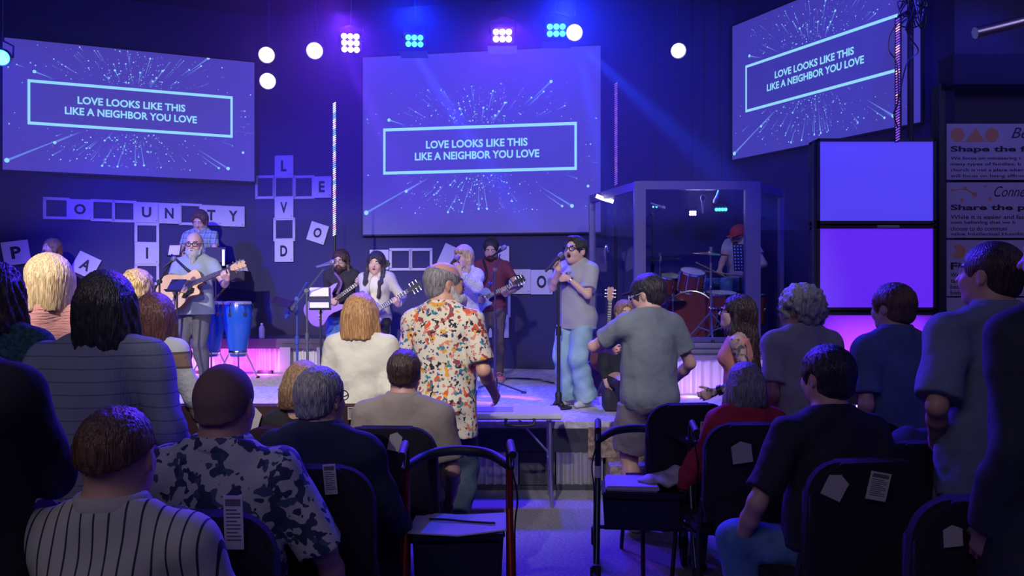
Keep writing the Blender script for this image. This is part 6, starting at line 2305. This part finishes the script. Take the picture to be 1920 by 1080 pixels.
# ------------------------------------------------------------------ folding table
m_table = mat('table_plastic', (.42, .41, .45), rough=.5)
tbl = empty('folding_table', (.05, 6.05, 0), 'grey folding table with carry handle before the stage', 'table')
TD0, TD1 = 5.78, 6.22
tz = zat(768, 6.0)
tx1 = at(1052, 768, 6.0).x
tx0 = tx1 - 1.22
hx_ = at(975, 770, 5.8).x
MB().box((tx0, TD0, tz - .045), (tx1, TD1, tz), bev=.012).build('tabletop', m_table, tbl)
MB().curve([(hx_ - .10, TD0 - .005, tz - .03), (hx_ - .09, TD0 - .02, tz - .075), (hx_ + .09, TD0 - .02, tz - .075), (hx_ + .10, TD0 - .005, tz - .03)], .010, 8, 5).build('carry_handle', m_black, tbl)
for x in (tx0 + .09, tx1 - .09):
    for y in (TD0 + .06, TD1 - .06):
        MB().tube([(x, y, tz - .045), (x, y, .33), (x + .012, y, .02), (x + .012, y, 0)], .014, 8).build('leg', m_steel, tbl)
    s = 1 if x < 0 else -1
    MB().tube([(x, TD0 + .06, .30), (x, TD1 - .06, .30)], .010, 6).tube([(x, (TD0 + TD1) / 2, .36), (x + s * .25, (TD0 + TD1) / 2, tz - .05)], .009, 6).build('leg_brace', m_steel, tbl)
MB().box((tx0 + .55, TD0 + .10, tz), (tx0 + .86, TD0 + .32, tz + .006)).build('paper', mat('paper_grey', (.22, .20, .24), rough=.8), label='grey sheet lying on the folding table', cat='paper')


# ------------------------------------------------------------------ rolling walkers
def wheel(mb_t, mb_h, c, r, w=.028):
    M = frame(c, (0, 1, 0), (0, 0, 1), (1, 0, 0))
    mb_t.lathe([(r * .78, -w / 2), (r * .96, -w / 2), (r, -w * .3), (r, w * .3), (r * .96, w / 2), (r * .78, w / 2)], M=M, seg=28, ring=True)
    mb_h.lathe([(0, -w * .45), (r * .20, -w * .45), (r * .20, w * .45), (0, w * .45)], M=M, seg=12)
    for i in range(5):
        a = i * 1.2566
        mb_h.tube([M @ Vector((r * .15 * math.cos(a), r * .15 * math.sin(a), 0)), M @ Vector((r * .82 * math.cos(a), r * .82 * math.sin(a), 0))], .008, 6)


def rollator(name, xc, y0, y1, w, hz, sz, mfr, label, rz=0, seatm=None, bag=True, bz=.20):
    """y0 handle side (nearer), y1 front caster side (farther)"""
    root = empty(name, (xc, (y0 + y1) / 2, 0), label, 'walker', 'rolling walkers')
    Rz = Matrix.Translation((xc, (y0 + y1) / 2, 0)) @ Matrix.Rotation(math.radians(rz), 4, 'Z')
    L = (y1 - y0) / 2
    W = w / 2
    for s in (-1, 1):
        MB(Rz).tube([(s * W, -L * .45, hz - .02), (s * W, -L * .35, sz + .12), (s * (W + .01), L * .2, .30), (s * (W + .01), L * .86, .17)], .016, 8).build('front_leg', mfr, root)
        MB(Rz).tube([(s * W, -L * .30, sz + .10), (s * (W + .005), -L * .7, .30), (s * (W + .01), -L * .95, .13)], .016, 8).build('rear_leg', mfr, root)
        MB(Rz).tube([(s * W, -L * .50, hz - .10), (s * W, -L * .48, hz - .02), (s * W, -L * .60, hz + .01), (s * W, -L * 1.15, hz - .005)], .017, 8).build('handle', m_black, root)
        MB(Rz).tube([(s * W, -L * .62, hz - .03), (s * W, -L * .85, hz - .07), (s * W, -L * 1.1, hz - .06)], .008, 6).build('brake_lever', m_blackg, root)
        MB(Rz).curve([(s * W, -L * .85, hz - .07), (s * (W + .03), -L * .6, hz - .22), (s * (W + .02), -L * .5, sz), (s * (W + .02), -L * .9, .18)], .004, 5, 5).build('brake_cable', m_black, root)
        for yy, r in ((L * .92, .095), (-L * .98, .095)):
            t, h_ = MB(Rz), MB(Rz)
            wheel(t, h_, (s * (W + .012), yy, r), r)
            wt = t.build('wheel', mat('rubber', (.015, .015, .018), rough=.7), root)
            h_.build('spokes', mat('spoke', (.06, .06, .07), rough=.5), wt)
            MB(Rz).box((s * (W + .012) - .026, yy - .02, r), (s * (W + .012) + .026, yy + .02, r + .115), bev=.008).build('fork', m_black, root)
    MB(Rz).box((-W + .02, -.17 * 1, sz - .025), (W - .02, .15, sz), bev=.010).build('seat', seatm or m_blackg, root)
    MB(Rz).curve([(-W, -L * .40, hz - .10), (-W * .6, L * .1 + .02, hz - .085), (0, L * .25 + .03, hz - .08), (W * .6, L * .1 + .02, hz - .085), (W, -L * .40, hz - .10)], .022, 10, 6).build('back_strap', m_black, root)
    MB(Rz).tube([(-W, L * .30, .27), (W, L * .30, .27)], .012, 8).build('cross_bar', mfr, root)
    if bag:
        MB(Rz).prism([(-W + .035, bz), (W - .035, bz), (W - .025, sz - .03), (-W + .025, sz - .03)], -.13, .13, M=frame((0, 0, 0), (1, 0, 0), (0, 0, 1), (0, -1, 0)), bev=.02).build('bag', mat('bag_black', (.012, .012, .016), rough=.3), root)
    return Rz, W


m_red = mat('walker_red', (.30, .02, .015), rough=.3, metal=.3)
R1m, W1 = rollator('walker', at(860, 1000, 3.55).x, 3.22, 3.86, .44, .94, .56, m_red, 'red framed rolling walker holding an open paper in the aisle', rz=3, bz=.34)
q = MB(R1m)
q.prism([(-.215, -.15), (0, -.20), (.215, -.13), (.215, .13), (.02, .10), (-.19, .16)], .562, .568)
q.build('paper_bulletin', mat('paper_bulletin', (.62, .58, .66), rough=.8), label='open paper lying on the seat of the red walker', cat='paper')
q = MB(R1m).curve([(-.13, .02, .574), (-.06, 0, .577), (.05, -.03, .574), (.16, -.06, .575)], .005, 6, 4)
q.build('pen', m_black, label='dark pen on the open paper', cat='pen')
m_bk = mat('walker_black', (.02, .03, .06), rough=.3, metal=.5)
R2m, W2 = rollator('walker', at(1205, 950, 4.32).x, 3.98, 4.68, .48, .90, .53, m_bk, 'black rolling walker with a white cloth on its seat', rz=-6, bz=.32)
for s in (-1, 1):
    MB(R2m).tube([(s * W2, -.135, .60), (s * W2, -.128, .66)], .0175, 10).build('height_clip', m_white, [o for o in COL.objects if str(o.get('label', '')).startswith('black rolling')][0])
MB(R2m).box((-.20, -.15, .532), (.08, .12, .560), bev=.008).build('book', mat('book_lilac', (.42, .38, .60), rough=.6), label='pale book on the seat of the black walker', cat='book')
s_ = Solid()
c0 = R2m @ Vector((.13, 0, .57))
s_.ell(c0, (.10, .11, .035)); s_.ell(c0 + Vector((.06, .03, .025)), (.07, .06, .035)); s_.ell(c0 + Vector((-.10, -.02, .0)), (.07, .05, .018))
s_.bump(folds(.008, 9, 2.2, 2)); s_.build('cloth', mat('cloth_white', (.50, .47, .50), rough=.9), h=.007, base=c0 - Vector((0, 0, .04)), label='crumpled white cloth beside the pale book', cat='cloth')

# bag on the floor and small things near the front chairs
s_ = Solid()
b = at(1213, 905, 5.05)
s_.ell((b.x, 5.25, .20), (.17, .10, .19)); s_.bump(folds(.008, 3)); s_.cut((0, 0, .004), (0, 0, -1))
s_.build('tote_bag', mat('bag_maroon', (.12, .03, .05), rough=.9), h=.009, base=(b.x, 5.25, 0), label='dark maroon bag on the floor beside the man in shorts', cat='bag')
s_ = Solid()
b = at(1718, 850, 3.6)
s_.ell(at(1716, 866, 3.42), (.15, .10, .15)); s_.ell(at(1728, 840, 3.42), (.09, .08, .06)); s_.bump(folds(.010, 5, 2, 2))
s_.build('draped_jacket', mat('jacket_dark', (.03, .035, .08), rough=.9), h=.009, base=at(1716, 920, 3.42), label='dark jacket heaped on the chair back beside the tall man', cat='jacket')
